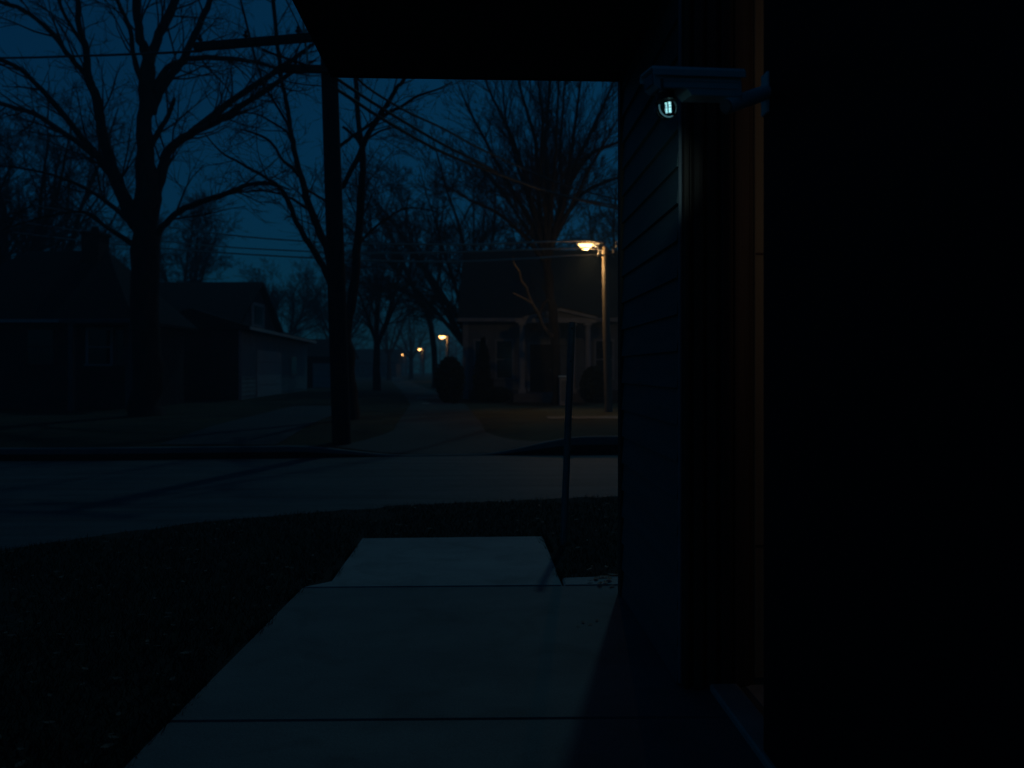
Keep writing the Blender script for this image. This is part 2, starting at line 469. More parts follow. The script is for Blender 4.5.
# fluted casing that faces the camera, from the corner to the doorway
mb = MB(HX)
a = A1+0.012; k = 0
prof = [(0.028, 0.050), (0.020, 0.018), (0.045, 0.062), (0.022, 0.020), (0.052, 0.040), (0.018, 0.012), (0.050, 0.056), (0.022, 0.018), (0.078, 0.034), (0.026, 0.010)]
for w, d in prof:
    mb.box(a, a+w-0.002, SF-d+0.06, SF+0.058, 0.025, ZT-0.004, 0.004 if d > 0.015 else 0.001)
    a += w
mb.build('door_casing', M_DTRIM, house)
AJ = a                                             # where the oak jamb begins
jamb = MB(HX); jamb.box(AJ+0.002, AJ+0.10, SF+0.045, SF+0.12, 0.06, ZT-0.004, 0.004); jamb_o = jamb.build('door_jamb', M_JAMB, house)
for zc in (0.72, 2.18):
    mb = MB(HX); mb.box(AJ+0.006, AJ+0.098, SF+0.0425, SF+0.0448, zc-0.006, zc+0.006)
    mb.build('joint_strip', M_DTRIM, jamb_o)
mb = MB(HX); mb.box(A2-0.02, A2+0.12, 3.0, SF-0.005, 0.018, 0.058, 0.008); mb.build('threshold', M_SILL, house)
# wall the camera hangs on, and the dim hall behind it
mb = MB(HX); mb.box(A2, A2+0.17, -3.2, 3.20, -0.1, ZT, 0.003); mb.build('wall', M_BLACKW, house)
mb = MB(HX)
mb.box(AJ+0.102, 3.2, SF+0.046, SF+0.058, 0.0, ZT-0.004)
mb.box(3.2, 3.3, 0.8, SF+0.06, 0.0, ZT-0.004); mb.box(A2+0.172, 3.2, 0.8, 0.9, 0.0, ZT-0.004)
mb.build('hall_wall', M_PLASTER, house)
mb = MB(HX); mb.box(A2+0.172, 3.2, 0.9, SF+0.04, -0.02, 0.03); mb.build('hall_floor', M_SILL, house)
mb = MB(HX); mb.box(A2+0.172, 3.3, 0.8, SF+0.05, ZT-0.002, ZT+0.018); mb.build('hall_ceiling', M_PLASTER, house)
# porch roof
AL, SFAR, RB = -1.035, 5.62, 4.0
mb = MB(HX); mb.box(AL+0.03, 8.3, RB, SFAR-0.03, ZT+0.02, ZT+0.10)
mb.prism([(AL, ZT+0.28), (3.2, ZT+1.9), (8.4, ZT+0.3), (8.4, ZT+0.2), (AL, ZT+0.2)], 'y', RB-0.1, SFAR+0.02)
roof = mb.build('porch_roof', M_SHINGLE, house)
mb = MB(HX)
s = RB
while s < SFAR-0.12:
    mb.box(AL+0.031, A1+0.01 if s > 3.8 else A2-0.002, s, s+0.112, ZT+0.004, ZT+0.02)
    s += 0.115
mb.build('soffit', M_SOFFIT, roof)
mb = MB(HX); mb.box(AL, AL+0.029, RB, SFAR, ZT-0.005, ZT+0.199, 0.004)
mb.box(AL+0.03, 8.3, SFAR-0.029, SFAR, ZT-0.005, ZT+0.199, 0.004)
mb.build('fascia', M_SOFFIT, roof)
# the hall lamp is out of sight behind the wall; only its glow reaches the oak jamb
hl = bpy.data.lights.new('hall_lamp', 'POINT'); hl.energy = 27; hl.color = (1.0, 0.74, 0.50); hl.shadow_soft_size = 0.04
ho = bpy.data.objects.new('hall_lamp', hl); scene.collection.objects.link(ho)
ho.location = HX((A2+0.235, 2.45, 2.55))

# ---------------------------------------------------------------- security camera
R0 = P(736, 84.5, 3.06); L0 = P(649, 82, 2.96)
ex = (L0-R0).normalized(); ey = Vector((-ex.y, ex.x, 0)).normalized()
if ey.y > 0: ey = -ey
ez = ex.cross(ey)
if ez.z < 0: ez = -ez
LEN = (L0-R0).length
def CX(p): return R0 + ex*p[0] + ey*p[1] + ez*p[2]
PL = HX((A2, 3.14, P(762, 87, 3.12).z))
cam_t = thing('security_camera', 'grey box security camera with glowing lens dome on an arm beside the doorway', 'camera', PL)
mb = MB(CX)                                        # housing: deep at the rear, cut away under the front
mb.prism([(0.004, 0.026), (LEN-0.012, 0.026), (LEN-0.002, 0.012), (LEN-0.002, -0.022), (LEN-0.018, -0.036), (0.232, -0.036), (0.215, -0.058), (0.012, -0.058), (0.004, -0.05)], 'y', -0.042, 0.042)
for v in mb.v: v[0], v[1], v[2] = v[0], v[1], v[2]
housing = mb.build('housing', M_HOUSING, cam_t)
mb = MB(CX)
for zc in (-0.006, -0.030):
    mb.box(0.02, LEN-0.03, 0.0422, 0.0455, zc-0.0025, zc+0.0025)
mb.build('rib', M_HOUSING, housing)
mb = MB(CX)                                        # sun shield: folded sheet over the housing
mb.prism([(-0.058, 0.012), (-0.058, 0.030), (-0.050, 0.042), (0.050, 0.042), (0.058, 0.030), (0.058, 0.008), (0.054, 0.008), (0.054, 0.028), (0.048, 0.037), (-0.048, 0.037), (-0.054, 0.028), (-0.054, 0.012)], 'x', -0.008, LEN+0.008)
mb.build('sun_shield', M_HOUSING, cam_t)
mb = MB(CX); mb.box(LEN-0.0015, LEN+0.004, -0.036, 0.036, -0.020, 0.022, 0.002)
mb.box(LEN-0.032, LEN-0.024, 0.036, 0.050, -0.046, -0.004); mb.box(LEN-0.038, LEN-0.018, 0.030, 0.052, -0.050, -0.0455)
mb.build('front_plate', M_METAL, housing)
DC = Vector((LEN*(736-663.5)/87.0, 0.006, -0.098))
mb = MB(CX); mb.tube([(DC.x, DC.y, -0.036), (DC.x, DC.y, -0.066)], 0.034, 24); mb.tube([(DC.x, DC.y, -0.066), (DC.x, DC.y, -0.072)], 0.040, 24)
mb.build('dome_collar', M_BLACKP, cam_t)
mb = MB(CX); mb.ball(DC, 0.042, 28, 18); dome = mb.build('dome', M_DOME, cam_t)
mb = MB(CX); mb.ball(DC+Vector((-0.004, -0.012, 0.006)), 0.021, 18, 12); eye = mb.build('lens', M_BLACKP, dome)
for dx, hw_, zs in ((0.0095, 0.0030, (-0.022, -0.013, -0.002, 0.008)), (-0.005, 0.0046, (-0.020, -0.010, 0.001, 0.011))):
    mb = MB(CX)
    for k, zz in enumerate(zs): mb.box(DC.x+dx-hw_, DC.x+dx+hw_*(0.6 if k == 2 else 1), DC.y+0.016, DC.y+0.019, DC.z+zz, DC.z+zz+0.0068, 0.001)
    mb.build('led', M_LED, dome)
mb = MB(CX)
mb.tube([DC+Vector((0.036*math.cos(a_), 0.014, 0.036*math.sin(a_))) for a_ in [math.radians(-118+11*k) for k in range(13)]], 0.0016, 6)
mb.build('dome_glint', M_GLINT, dome)  # arc shaped as the LEDs' reflection in the dome, not a lamp
ll = bpy.data.lights.new('camera_light', 'SPOT'); ll.energy = 80.0; ll.color = (0.50, 0.90, 1.0); ll.shadow_soft_size = 0.01; ll.spot_size = math.radians(36); ll.spot_blend = 1.0
lo = bpy.data.objects.new('camera_light', ll); scene.collection.objects.link(lo); lo.location = CX(DC+Vector((0, -0.03, -0.036)))
lo.rotation_euler = (HX((A1-0.17, SF+0.03, 2.56))-lo.location).to_track_quat('-Z', 'Y').to_euler()
lo.parent = cam_t; lo.location = lo.location - wloc(cam_t)
# arm, swivel, wall plate
AE = P(727, 106, 3.02)
mb = MB(); ad = (PL-AE).normalized()
mb.tube([AE-ad*0.006, AE, PL+ad*0.0-Vector((0.012, 0, 0))], [0.026, 0.030, 0.030], 20); arm = mb.build('arm', M_HOUSING, cam_t)
mb = MB(); mb.tube([AE-ad*0.012, AE-ad*0.004], [0.024, 0.027], 20); mb.build('arm_cap', M_METAL, arm)
mb = MB(); c_ = CX((0.045, 0, -0.055)); mb.tube([c_, Vector((c_.x+0.004, c_.y, AE.z+0.015))], 0.018, 14); mb.ball(AE+ad*0.05+Vector((0, 0, 0.012)), 0.030, 16, 10)
mb.build('swivel', M_HOUSING, cam_t)
mb = MB(HX); mb.box(A2-0.014, A2-0.001, 3.125, 3.19, P(762, 108, 3.12).z, P(762, 66, 3.12).z, 0.003); mb.build('mount_plate', M_HOUSING, cam_t)

# ---------------------------------------------------------------- sign post on the lawn
b0 = Vector(((563.5-512)/FOC*7.3, 7.3, 0.0)); t0 = P(572, 322, 7.3)
sp = thing('sign_post', 'thin bare metal sign post leaning a little beside the front walk', 'post', b0)
mb = MB()
ax = (t0-b0)
def SPX(p): return b0 + ax*(p[2]/ax.z) + Vector((p[0]*1.13, p[1], 0))
mb = MB(SPX)                                       # hat channel
mb.prism([(-0.028, 0.0), (-0.013, 0.0), (-0.011, -0.028), (0.011, -0.028), (0.013, 0.0), (0.028, 0.0), (0.028, 0.004), (0.016, 0.004), (0.008, -0.024), (-0.008, -0.024), (-0.016, 0.004), (-0.028, 0.004)], 'z', -0.1, ax.z)
mb.build('post', M_POSTP, sp)
mb = MB(SPX)
for zz in (ax.z-0.06, ax.z-0.36):
    mb = MB(SPX); mb.tube([(0, -0.028, zz), (0, -0.036, zz)], 0.008, 8); mb.build('bolt', M_DMETAL, sp)

# ---------------------------------------------------------------- trees
def jit(rng, s): return Vector((rng.uniform(-s, s), rng.uniform(-s, s), rng.uniform(-s, s)))

def grow(mb, rng, p, d, length, r, level, maxlev, opt):
    """a twig with children; everything thinner than r0 px is left out"""
    n = 4 if level < maxlev else 3
    pts, rad = [p.copy()], [r]
    q = p.copy(); dd = d.normalized()
    for i in range(n):
        dd = (dd + jit(rng, opt['wob']) + Vector((0, 0, opt['up']))).normalized()
        q = q + dd*(length/n); pts.append(q.copy()); rad.append(r*(1-(i+1)/n*0.72))
    mb.tube(pts, rad, 3 if level >= 1 else 4, cap=False)
    if level >= maxlev: return
    k = opt['kids'][min(level, len(opt['kids'])-1)]
    for i in range(k):
        t = rng.uniform(0.25, 1.0)
        f = t*n; j = min(int(f), n-1); pos = pts[j].lerp(pts[j+1], f-j)
        tang = (pts[j+1]-pts[j]).normalized()
        side = tang.orthogonal().normalized(); side.rotate(Matrix.Rotation(rng.uniform(0, 6.283), 3, tang))
        an = rng.uniform(*opt['ang'])
        nd = tang*math.cos(an) + side*math.sin(an)
        grow(mb, rng, pos, nd, length*rng.uniform(0.42, 0.72)*(1.12-0.4*t), max(r*(1-0.72*t)*0.62, opt['rmin']), level+1, maxlev, opt)

def catmull(pts, sub=4):
    out = []
    n = len(pts)
    for i in range(n-1):
        p0, p1, p2, p3 = pts[max(i-1, 0)], pts[i], pts[i+1], pts[min(i+2, n-1)]
        for k in range(sub):
            t = k/sub
            out.append(tuple(0.5*((2*b) + (-a+c)*t + (2*a-5*b+4*c-e)*t*t + (-a+3*b-3*c+e)*t**3) for a, b, c, e in zip(p0, p1, p2, p3)))
    out.append(tuple(pts[-1]))
    return out

def traced_tree(name, label, cat, Y0, limbs, seed, opt, base, every=0.5, first=0.18, group=None, levels=3):
    """limbs: (list of (px, py, width_px), depth change toward the tip)"""
    rng = random.Random(seed)
    root = thing(name, label, cat, base, group)
    tr, cr = MB(), MB()
    for li, (pts, dy) in enumerate(limbs):
        pts = catmull([tuple(map(float, p)) for p in pts], 4)
        n = len(pts); world_pts, rad = [], []
        for i, (px, py, w) in enumerate(pts):
            Y = Y0 + dy*(i/(n-1))
            wob = 0.012*Y*0.4
            p = P(px, py, Y)
            if 0 < i: p += Vector((rng.uniform(-1, 1)*w*0.0011*Y*0.12, 0, rng.uniform(-1, 1)*w*0.0011*Y*0.12))
            world_pts.append(p); rad.append(max(w, 0.5)/2*Y/FOC*(1+rng.uniform(-0.06, 0.06)))
        tr.tube(world_pts, rad, 9 if pts[0][2] > 9 else 6)
        if li == 0 and opt.get('bare_trunk', True): continue
        # twigs along the limb
        acc = 0
        total = sum((world_pts[i+1]-world_pts[i]).length for i in range(n-1))
        run = 0
        for i in range(n-1):
            a, b = world_pts[i], world_pts[i+1]; L_ = (b-a).length
            acc += L_; run += L_
            while acc > every and run > first*total:
                acc -= every*rng.uniform(0.7, 1.3)
                pos = a.lerp(b, rng.random()); tang = (b-a).normalized()
                side = tang.orthogonal().normalized(); side.rotate(Matrix.Rotation(rng.uniform(0, 6.283), 3, tang))
                an = rng.uniform(*opt['ang'])
                nd = tang*math.cos(an) + side*math.sin(an)
                frac = run/total
                grow(cr, rng, pos, nd, opt['len']*rng.uniform(0.5, 1.15)*(1.1-0.5*frac), max(min(rad[i]*0.45, opt['r']), opt['rmin']), 1, levels, opt)
    tr.build('trunk', M_BARK, root)
    cr.build('crown', M_TWIG, root)
    return root

def proc_tree(name, label, cat, base, h, seed, opt, tr_r, group=None, levels=4, lean=(0, 0), fork=0.28, nstem=7, spread=0.6):
    rng = random.Random(seed)
    root = thing(name, label, cat, base, group)
    tr, cr = MB(), MB()
    b = Vector(base)
    top = b + Vector((lean[0], lean[1], h*fork))
    pts = [b - Vector((0, 0, 0.1)), b.lerp(top, 0.4)+jit(rng, 0.05), top]
    tr.tube(pts, [tr_r*1.25, tr_r, tr_r*0.85], 9)
    for i in range(nstem):
        an = 2*math.pi*(i+rng.uniform(-0.3, 0.3))/nstem
        out = spread*rng.uniform(0.35, 1.1)
        d = Vector((math.cos(an)*out, math.sin(an)*out, 1)).normalized()
        L_ = h*(1-fork)*rng.uniform(0.8, 1.05)
        q = pts[1].lerp(top, rng.uniform(0.5, 1.0)); lim, rad = [q.copy()], [tr_r*0.5]
        n = 7
        for k in range(n):
            d = (d + jit(rng, 0.16) + Vector((0, 0, 0.05))).normalized()
            q = q + d*L_/n; lim.append(q.copy()); rad.append(tr_r*0.5*(1-0.85*(k+1)/n))
        tr.tube(lim, rad, 6)
        m_ = opt.get('n1', 9)
        for k in range(m_):
            t = rng.uniform(0.15, 1.0)*n; j = min(int(t), n-1)
            pos = lim[j].lerp(lim[j+1], t-j); tang = (lim[j+1]-lim[j]).normalized()
            side = tang.orthogonal().normalized(); side.rotate(Matrix.Rotation(rng.uniform(0, 6.283), 3, tang))
            a2 = rng.uniform(*opt['ang'])
            grow(cr, rng, pos, tang*math.cos(a2)+side*math.sin(a2), opt['len']*rng.uniform(0.6, 1.15)*(1.15-0.5*t/n), max(rad[j]*0.5, opt['rmin']), 1, levels, opt)
    tr.build('trunk', M_BARK, root)
    cr.build('crown', M_TWIG, root)
    return root

FZ = 0.24
# the big street tree at left
T1 = [
 ([(147,421,40),(146,405,32),(146,330,28),(145,250,26),(146,200,24),(145,150,17),(146,110,14.5),(148,80,15),(150,62,14)], 0),
 ([(150,70,12),(146,52,10),(141,40,9),(137,10,8),(135,-40,6),(128,-110,2)], -1),
 ([(149,66,11),(153,50,9.5),(162,28,9),(173,6,8),(182,-30,6),(200,-90,2)], 1.2),
 ([(142,80,7),(134,58,5),(130,30,4.5),(118,2,4),(108,-30,2)], -0.8),
 ([(140,226,17),(127,205,14),(115,174,12),(104,138,10),(97,98,9),(88,76,8),(86,50,6.5),(79,27,5.5),(78,0,5),(72,-40,3)], -1.5),
 ([(92,84,7),(83,72,6),(66,52,5.5),(49,30,5),(24,10,4.5),(0,2,4),(-40,-8,2)], -2.5),
 ([(86,49,4.5),(70,24,4),(60,4,3.5),(52,-25,2)], -2),
 ([(125,200,10),(104,165,7.5),(81,137,6.5),(50,99,5.5),(20,69,4.5),(0,60,4),(-40,44,2)], -3),
 ([(96,156,7),(66,134,5.5),(34,114,5),(0,103,4.5),(-50,80,2)], 2),
 ([(132,224,6),(99,196,4),(62,178,3),(20,168,2.2),(-20,165,1.2)], 1.5),
 ([(136,246,6),(108,228,4),(84,212,3),(48,216,2.4),(0,230,1.5)], -2),
 ([(150,222,13),(157,192,11),(163,168,10),(172,147,9),(196,130,8),(224,107,7),(254,86,6),(280,69,5),(307,49,3.5),(330,30,2)], 1.0),
 ([(190,133,6.5),(212,124,6),(229,114,6),(261,94,5.5),(293,72,4),(316,60,2)], -1.5),
 ([(216,121,4),(230,118,3.5),(240,112,2)], -1),
 ([(152,112,10),(160,92,8),(170,77,7.5),(183,60,7),(195,34,6.5),(207,8,6),(216,-20,4),(230,-70,2)], 1.5),
 ([(153,92,8),(168,68,6),(196,58,5.5),(244,60,4.5),(280,69,3),(310,76,1.5)], 2.2),
 ([(151,146,6),(160,130,5),(167,118,4.6),(172,106,4.2),(174.5,99,3.6)], 0.6),
 ([(152,240,8),(162,227,6.5),(180,211,6),(198,203,5.6),(228,193,5),(248,185,4.2),(270,183,3),(290,190,1.5)], -1.0),
]
O1 = dict(wob=0.20, up=0.035, kids=[4, 4, 3], ang=(0.4, 1.0), len=2.4, r=0.035, rmin=0.0095)
traced_tree('bare_tree', 'massive bare tree with forking black limbs, thickest trunk left of the utility pole', 'tree', 24.0, T1, 11, O1, P(146, 416, 24.0).to_tuple(), every=0.40, group=None)

# the tree behind the utility pole
T2 = [
 ([(350,420,20),(349,380,16),(346,345,15),(343,318,14)], 0),
 ([(345,330,12),(337,300,10),(329,255,8.5),(318,228,8),(306,196,7),(299,170,6),(294,148,5.5),(290,128,5),(287,104,4.4),(282,82,4),(277,40,4),(270,-40,4),(262,-130,3),(255,-230,1.5)], 1),
 ([(334,292,9),(323,266,6.5),(309,244,6),(297,223,5.5),(288,201,5),(280,188,4.2),(268,179,3.2),(240,163,2.6),(221,152,1.8),(205,134,1)], -1.5),
 ([(299,176,4),(292,168,3.5),(281,158,3),(274,146,2.8),(262,136,2.4),(240,129,1.4)], -2),
 ([(294,140,3.4),(286,121,3),(272,98,2.6),(262,80,2.4),(248,30,2.4),(232,-40,2),(220,-120,1)], 2),
 ([(290,134,2.6),(272,122,2.2),(256,114,1.8),(236,112,1)], 1),
 ([(306,208,3.2),(286,196,2.6),(262,191,2.0),(236,193,1.2)], 1.4),
 ([(346,332,11),(352,300,9.5),(356,262,8.5),(359,220,8),(362,180,7),(362,148,6),(358,114,5.2),(356,80,5),(354,20,4.6),(350,-70,4),(344,-170,3),(340,-260,1.5)], 0.5),
 ([(344,322,8),(352,310,1)], 0.2),
 ([(342,188,4.5),(350,173,5),(357,160,5.5),(366,138,5.5),(377,119,5.5),(388,103,4.6),(397,87,4),(405,78,3.8),(424,30,3.4),(440,-50,2.6),(452,-140,1.2)], -1),
 ([(375,122,4),(388,113,3.6),(402,106,3),(418,96,2.6),(436,90,1.8),(452,82,1)], -1.5),
 ([(340,146,3.5),(352,137,3.2),(362,130,3),(376,120,3)], -1),
 ([(343,127,3),(352,134,3),(359,142,2.6)], 0.4),
 ([(357,252,3.2),(364,238,2.6),(382,222,2.2),(407,208,1.8),(438,212,1.2)], 1.5),
 ([(366,140,2.6),(382,130,2),(400,127,1.2)], 1),
 ([(303,188,3),(318,196,2.6),(333,206,2)], 1.5),
 ([(268,-60,3.4),(240,-120,3),(205,-170,2.2),(170,-200,1.2)], -2.0),  # from here on: unseen high limbs, added to shade the road at left
 ([(264,-110,3.4),(250,-180,3),(222,-240,2.2),(200,-290,1.2)], 2.0),
 ([(349,-80,3.4),(380,-140,3),(415,-190,2.2),(455,-220,1.2)], -2.5),
 ([(345,-150,3.4),(320,-200,3),(300,-260,2.2),(290,-320,1.2)], 2.5),
 ([(270,-30,3.4),(300,-90,3),(318,-160,2.2),(325,-230,1.2)], -3.0),
 ([(436,-40,3.4),(470,-90,3),(505,-130,2.2),(540,-150,1.2)], 2.0),
]
O2 = dict(wob=0.22, up=0.03, kids=[4, 4, 3], ang=(0.4, 1.05), len=1.8, r=0.022, rmin=0.0075)
traced_tree('bare_tree', 'bare two-stemmed tree rising right behind the utility pole', 'tree', 22.0, T2, 21, O2, P(350, 419, 22.0).to_tuple(), every=0.46)

# the big fan-shaped tree before the pale house
T3 = [
 ([(557,406,12),(557,390,9.5),(556,350,9),(554,320,9),(550,290,9),(547,262,9)], 0),
 ([(548,275,8),(546,235,7),(547,205,6),(546,170,5),(545,145,4.2),(548,110,3.4),(550,75,2.5),(551,40,1)], 0.5),
 ([(548,262,7),(556,230,6),(565,200,5),(570,165,4.4),(575,125,3.6),(580,85,2.6),(584,48,1)], -1),
 ([(549,256,7),(558,225,6),(566,190,5),(576,162,4.6),(592,130,4),(606,100,3),(616,76,2),(628,48,1)], 1.5),
 ([(566,192,4.5),(580,166,4),(592,153,3.6),(616,143,2.8),(650,128,1.2)], -2),
 ([(547,262,7),(541,225,5.5),(538,180,4.8),(535,140,4),(527,112,3.4),(519,84,2.4),(512,52,1)], 1.8),
 ([(546,258,6),(535,215,5),(524,172,4.4),(510,132,3.8),(496,105,3),(486,82,2.2),(476,54,1)], -1.4),
 ([(545,255,6),(525,212,4.6),(504,176,4),(484,138,3.2),(469,110,2.4),(458,84,1)], 2.2),
 ([(547,250,5),(545,210,4.4),(541,165,3.8),(543,120,3),(538,82,2),(536,50,1)], -2.4),
 ([(553,244,5.5),(568,212,4.6),(588,190,3.8),(618,178,2.6),(650,170,1.2)], 2.4),
 ([(546,262,5.5),(520,232,4),(496,212,3.2),(470,200,2.4),(446,186,1)], -2),
 ([(555,322,5),(547,300,4),(538,318,3.4)], -0.4),
 ([(552,236,4.4),(561,195,3.8),(560,150,3.2),(563,110,2.4),(566,70,1.2)], 3),
 ([(549,240,4.6),(552,200,3.8),(556,155,3),(557,115,2.4),(560,72,1.2)], -3),
 ([(545,248,4.6),(530,205,3.8),(516,160,3.2),(506,120,2.4),(502,80,1.2)], 3.2),
 ([(554,240,4.4),(574,200,3.8),(590,168,3),(606,140,2.2),(622,112,1.2)], -3.2),
 ([(545,252,4.2),(522,222,3.2),(500,188,2.6),(478,165,1.8),(460,150,1)], 3.4),
]
O3 = dict(wob=0.17, up=0.09, kids=[6, 5, 4], ang=(0.25, 0.8), len=2.6, r=0.024, rmin=0.0085)
t3 = traced_tree('bare_tree', 'tall fan-shaped bare tree in front of the pale porch house', 'tree', 31.6, T3, 31, O3, P(557, 405, 31.6).to_tuple(), every=0.30, first=0.12)

mb = MB()                                          # a limb toward the street lamp, its lamplight put into pale bark colour
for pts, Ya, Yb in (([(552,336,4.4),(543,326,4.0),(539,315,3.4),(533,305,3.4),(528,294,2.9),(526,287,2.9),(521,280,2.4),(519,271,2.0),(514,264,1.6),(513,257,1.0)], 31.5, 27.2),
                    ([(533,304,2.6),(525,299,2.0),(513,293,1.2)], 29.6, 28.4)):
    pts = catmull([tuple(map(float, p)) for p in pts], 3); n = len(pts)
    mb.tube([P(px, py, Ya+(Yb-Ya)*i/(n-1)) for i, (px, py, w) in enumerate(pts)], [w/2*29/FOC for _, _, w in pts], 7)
mb.build('lamplit_limb', M_LITBARK, t3)

# procedural trees further back
OP = dict(wob=0.20, up=0.045, kids=[6, 5, 4], ang=(0.35, 0.95), len=3.2, r=0.03, rmin=0.015, n1=12)
def gp(px, Y, dz=0.0): return ((px-512)/FOC*Y, Y, FZ+dz)
proc_tree('bare_tree', 'broad rounded bare tree with dense twigs between the lane and the porch house', 'tree', gp(470, 48), 16.5, 41, dict(OP, n1=14, len=3.8), 0.32, nstem=12, spread=0.85, fork=0.2)
T7 = [
 ([(436,394,8),(435,360,6.5),(433,338,6),(427,314,5.5),(413,286,5),(399,254,4.4),(386,226,3.4),(374,200,2)], 0),
 ([(429,318,5),(436,290,4),(441,262,3.4),(440,230,2.6),(446,196,1.6)], 2),
 ([(420,299,4),(405,292,3),(388,286,2.4),(368,284,1.2)], -2),
 ([(409,276,4),(412,246,3.2),(406,216,2.4),(410,190,1.4)], 2),
]
O7 = dict(wob=0.22, up=0.05, kids=[6, 5, 3], ang=(0.4, 1.0), len=3.2, r=0.04, rmin=0.016, bare_trunk=False)
traced_tree('bare_tree', 'bare tree with a leaning trunk beside the lane left of the nearest far lamp', 'tree', 60.0, T7, 42, O7, gp(436, 60), every=0.45, first=0.35)
proc_tree('bare_tree', 'slim bare tree on the far left side of the lane', 'tree', gp(377, 52), 11.5, 43, OP, 0.24, nstem=7, spread=0.6, fork=0.3)
proc_tree('bare_tree', 'dense bare tree filling the upper left corner behind the chimney house', 'tree', gp(5, 40), 17.0, 44, dict(OP, n1=11, len=4.0, rmin=0.012), 0.45, nstem=9, spread=0.9, fork=0.22)
proc_tree('bare_tree', 'bare tree at the left edge whose twigs reach over the chimney roof', 'tree', gp(28, 46), 16.0, 52, dict(OP, n1=8, len=3.6, rmin=0.011), 0.34, nstem=9, spread=0.8, fork=0.24)
proc_tree('bare_tree', 'small bare tree rising over the roof ridge right of the massive trunk', 'tree', gp(190, 62), 15.0, 45, OP, 0.3, nstem=8, spread=0.6, fork=0.35)
proc_tree('bare_tree', 'low twiggy bare tree beyond the dormer gable', 'tree', gp(283, 75), 11.0, 46, OP, 0.3, nstem=8, spread=0.8, fork=0.3)
proc_tree('bare_tree', 'bare tree with fine branches behind the long roof near the chimney', 'tree', gp(112, 55), 12.5, 47, OP, 0.26, nstem=6, spread=0.6, fork=0.35)
proc_tree('bare_tree', 'bare tree beside the far end of the lane under the smallest lamp', 'tree', gp(389, 110), 13.0, 48, dict(OP, rmin=0.02, n1=8), 0.3, nstem=7, spread=0.7, levels=3)
proc_tree('bare_tree', 'bare tree at the bend of the lane behind the middle lamp', 'tree', gp(411, 125), 14.0, 49, dict(OP, rmin=0.02, n1=8), 0.32, nstem=7, spread=0.8, levels=3)
proc_tree('bare_tree', 'bare tree standing behind the low pale garage', 'tree', gp(338, 88), 13.5, 50, dict(OP, rmin=0.015), 0.3, nstem=8, spread=0.7, levels=4)
proc_tree('bare_tree', 'bare tree spreading behind the porch house, right of the street lamp', 'tree', gp(618, 52), 14.0, 51, OP, 0.3, nstem=8, spread=0.8, fork=0.25)

# far wood closing the horizon: one mass
mb = MB(); rng = random.Random(77)
for i in range(420):
    x = -330 + 660*rng.random(); y = 235 + 60*rng.random()
    hgt = rng.uniform(6, 14)
    mb.tube([(x, y, 0), (x+rng.uniform(-.5, .5), y, hgt*0.5), (x+rng.uniform(-1, 1), y, hgt)], [0.3, 0.2, 0.05], 4, cap=False)
    for k in range(26):
        z0 = hgt*rng.uniform(0.15, 0.95); an = rng.uniform(0, 6.28); l = rng.uniform(1.5, 4)
        mb.tube([(x, y, z0), (x+math.cos(an)*l, y+math.sin(an)*l, z0+l*rng.uniform(0.3, 1.0))], [0.14, 0.05], 3, cap=False)
struct('far_wood', mb, M_TWIG, 'stuff')

# ---------------------------------------------------------------- shrubs
def shrub(label, base, rx, rz, seed, cone=False, n=2600):
    rng = random.Random(seed)
    root = thing('shrub', label, 'shrub', base)
    st, lf = MB(), MB()
    b = Vector(base)
    for k in range(6):
        an = rng.uniform(0, 6.28)
        st.tube([b+Vector((0, 0, -0.05)), b+Vector((math.cos(an)*rx*0.3, math.sin(an)*rx*0.3, rz*0.6)), b+Vector((math.cos(an)*rx*0.55, math.sin(an)*rx*0.55, rz*1.2))], [0.03, 0.02, 0.008], 5)
    for i in range(n):
        u = rng.random(); an = rng.uniform(0, 6.28)
        if cone:
            z = 2*rz*u; R = rx*(1-u)**0.8*(0.75+0.25*math.sin(an*3+u*9))+0.05
        else:
            th = math.acos(1-2*u); z = rz*(1-math.cos(th)*1.0); R = rx*math.sin(th)*(0.85+0.2*mnoise.noise(Vector((math.cos(an)*1.7, math.sin(an)*1.7, z+seed))))+0.05
        R *= rng.uniform(0.55, 1.04)
        p = b+Vector((math.cos(an)*R, math.sin(an)*R, z*rng.uniform(0.94, 1.05)))
        a = jit(rng, 1).normalized(); c = a.orthogonal().normalized(); s_ = rng.uniform(0.05, 0.11)
        lf.add([p-a*s_, p+c*s_*0.5, p+a*s_, p-c*s_*0.5], [(0, 1, 2, 3)])
    st.build('stem', M_BARK, root); lf.build('foliage', M_SHRUB, root)
shrub('round dark shrub at the lane edge under the nearest far lamp', gp(450, 33), 0.68, 0.92, 5)
shrub('tall cone-shaped shrub before the pale porch house wall', gp(483, 34.6), 0.62, 1.32, 6, cone=True)
shrub('low round shrub by the porch house right of the porch gable', gp(593, 33.5), 0.60, 0.72, 7)
shrub('low dark shrub at the foot of the cone-shaped shrub', gp(500, 33.6), 0.45, 0.30, 8, n=1400)

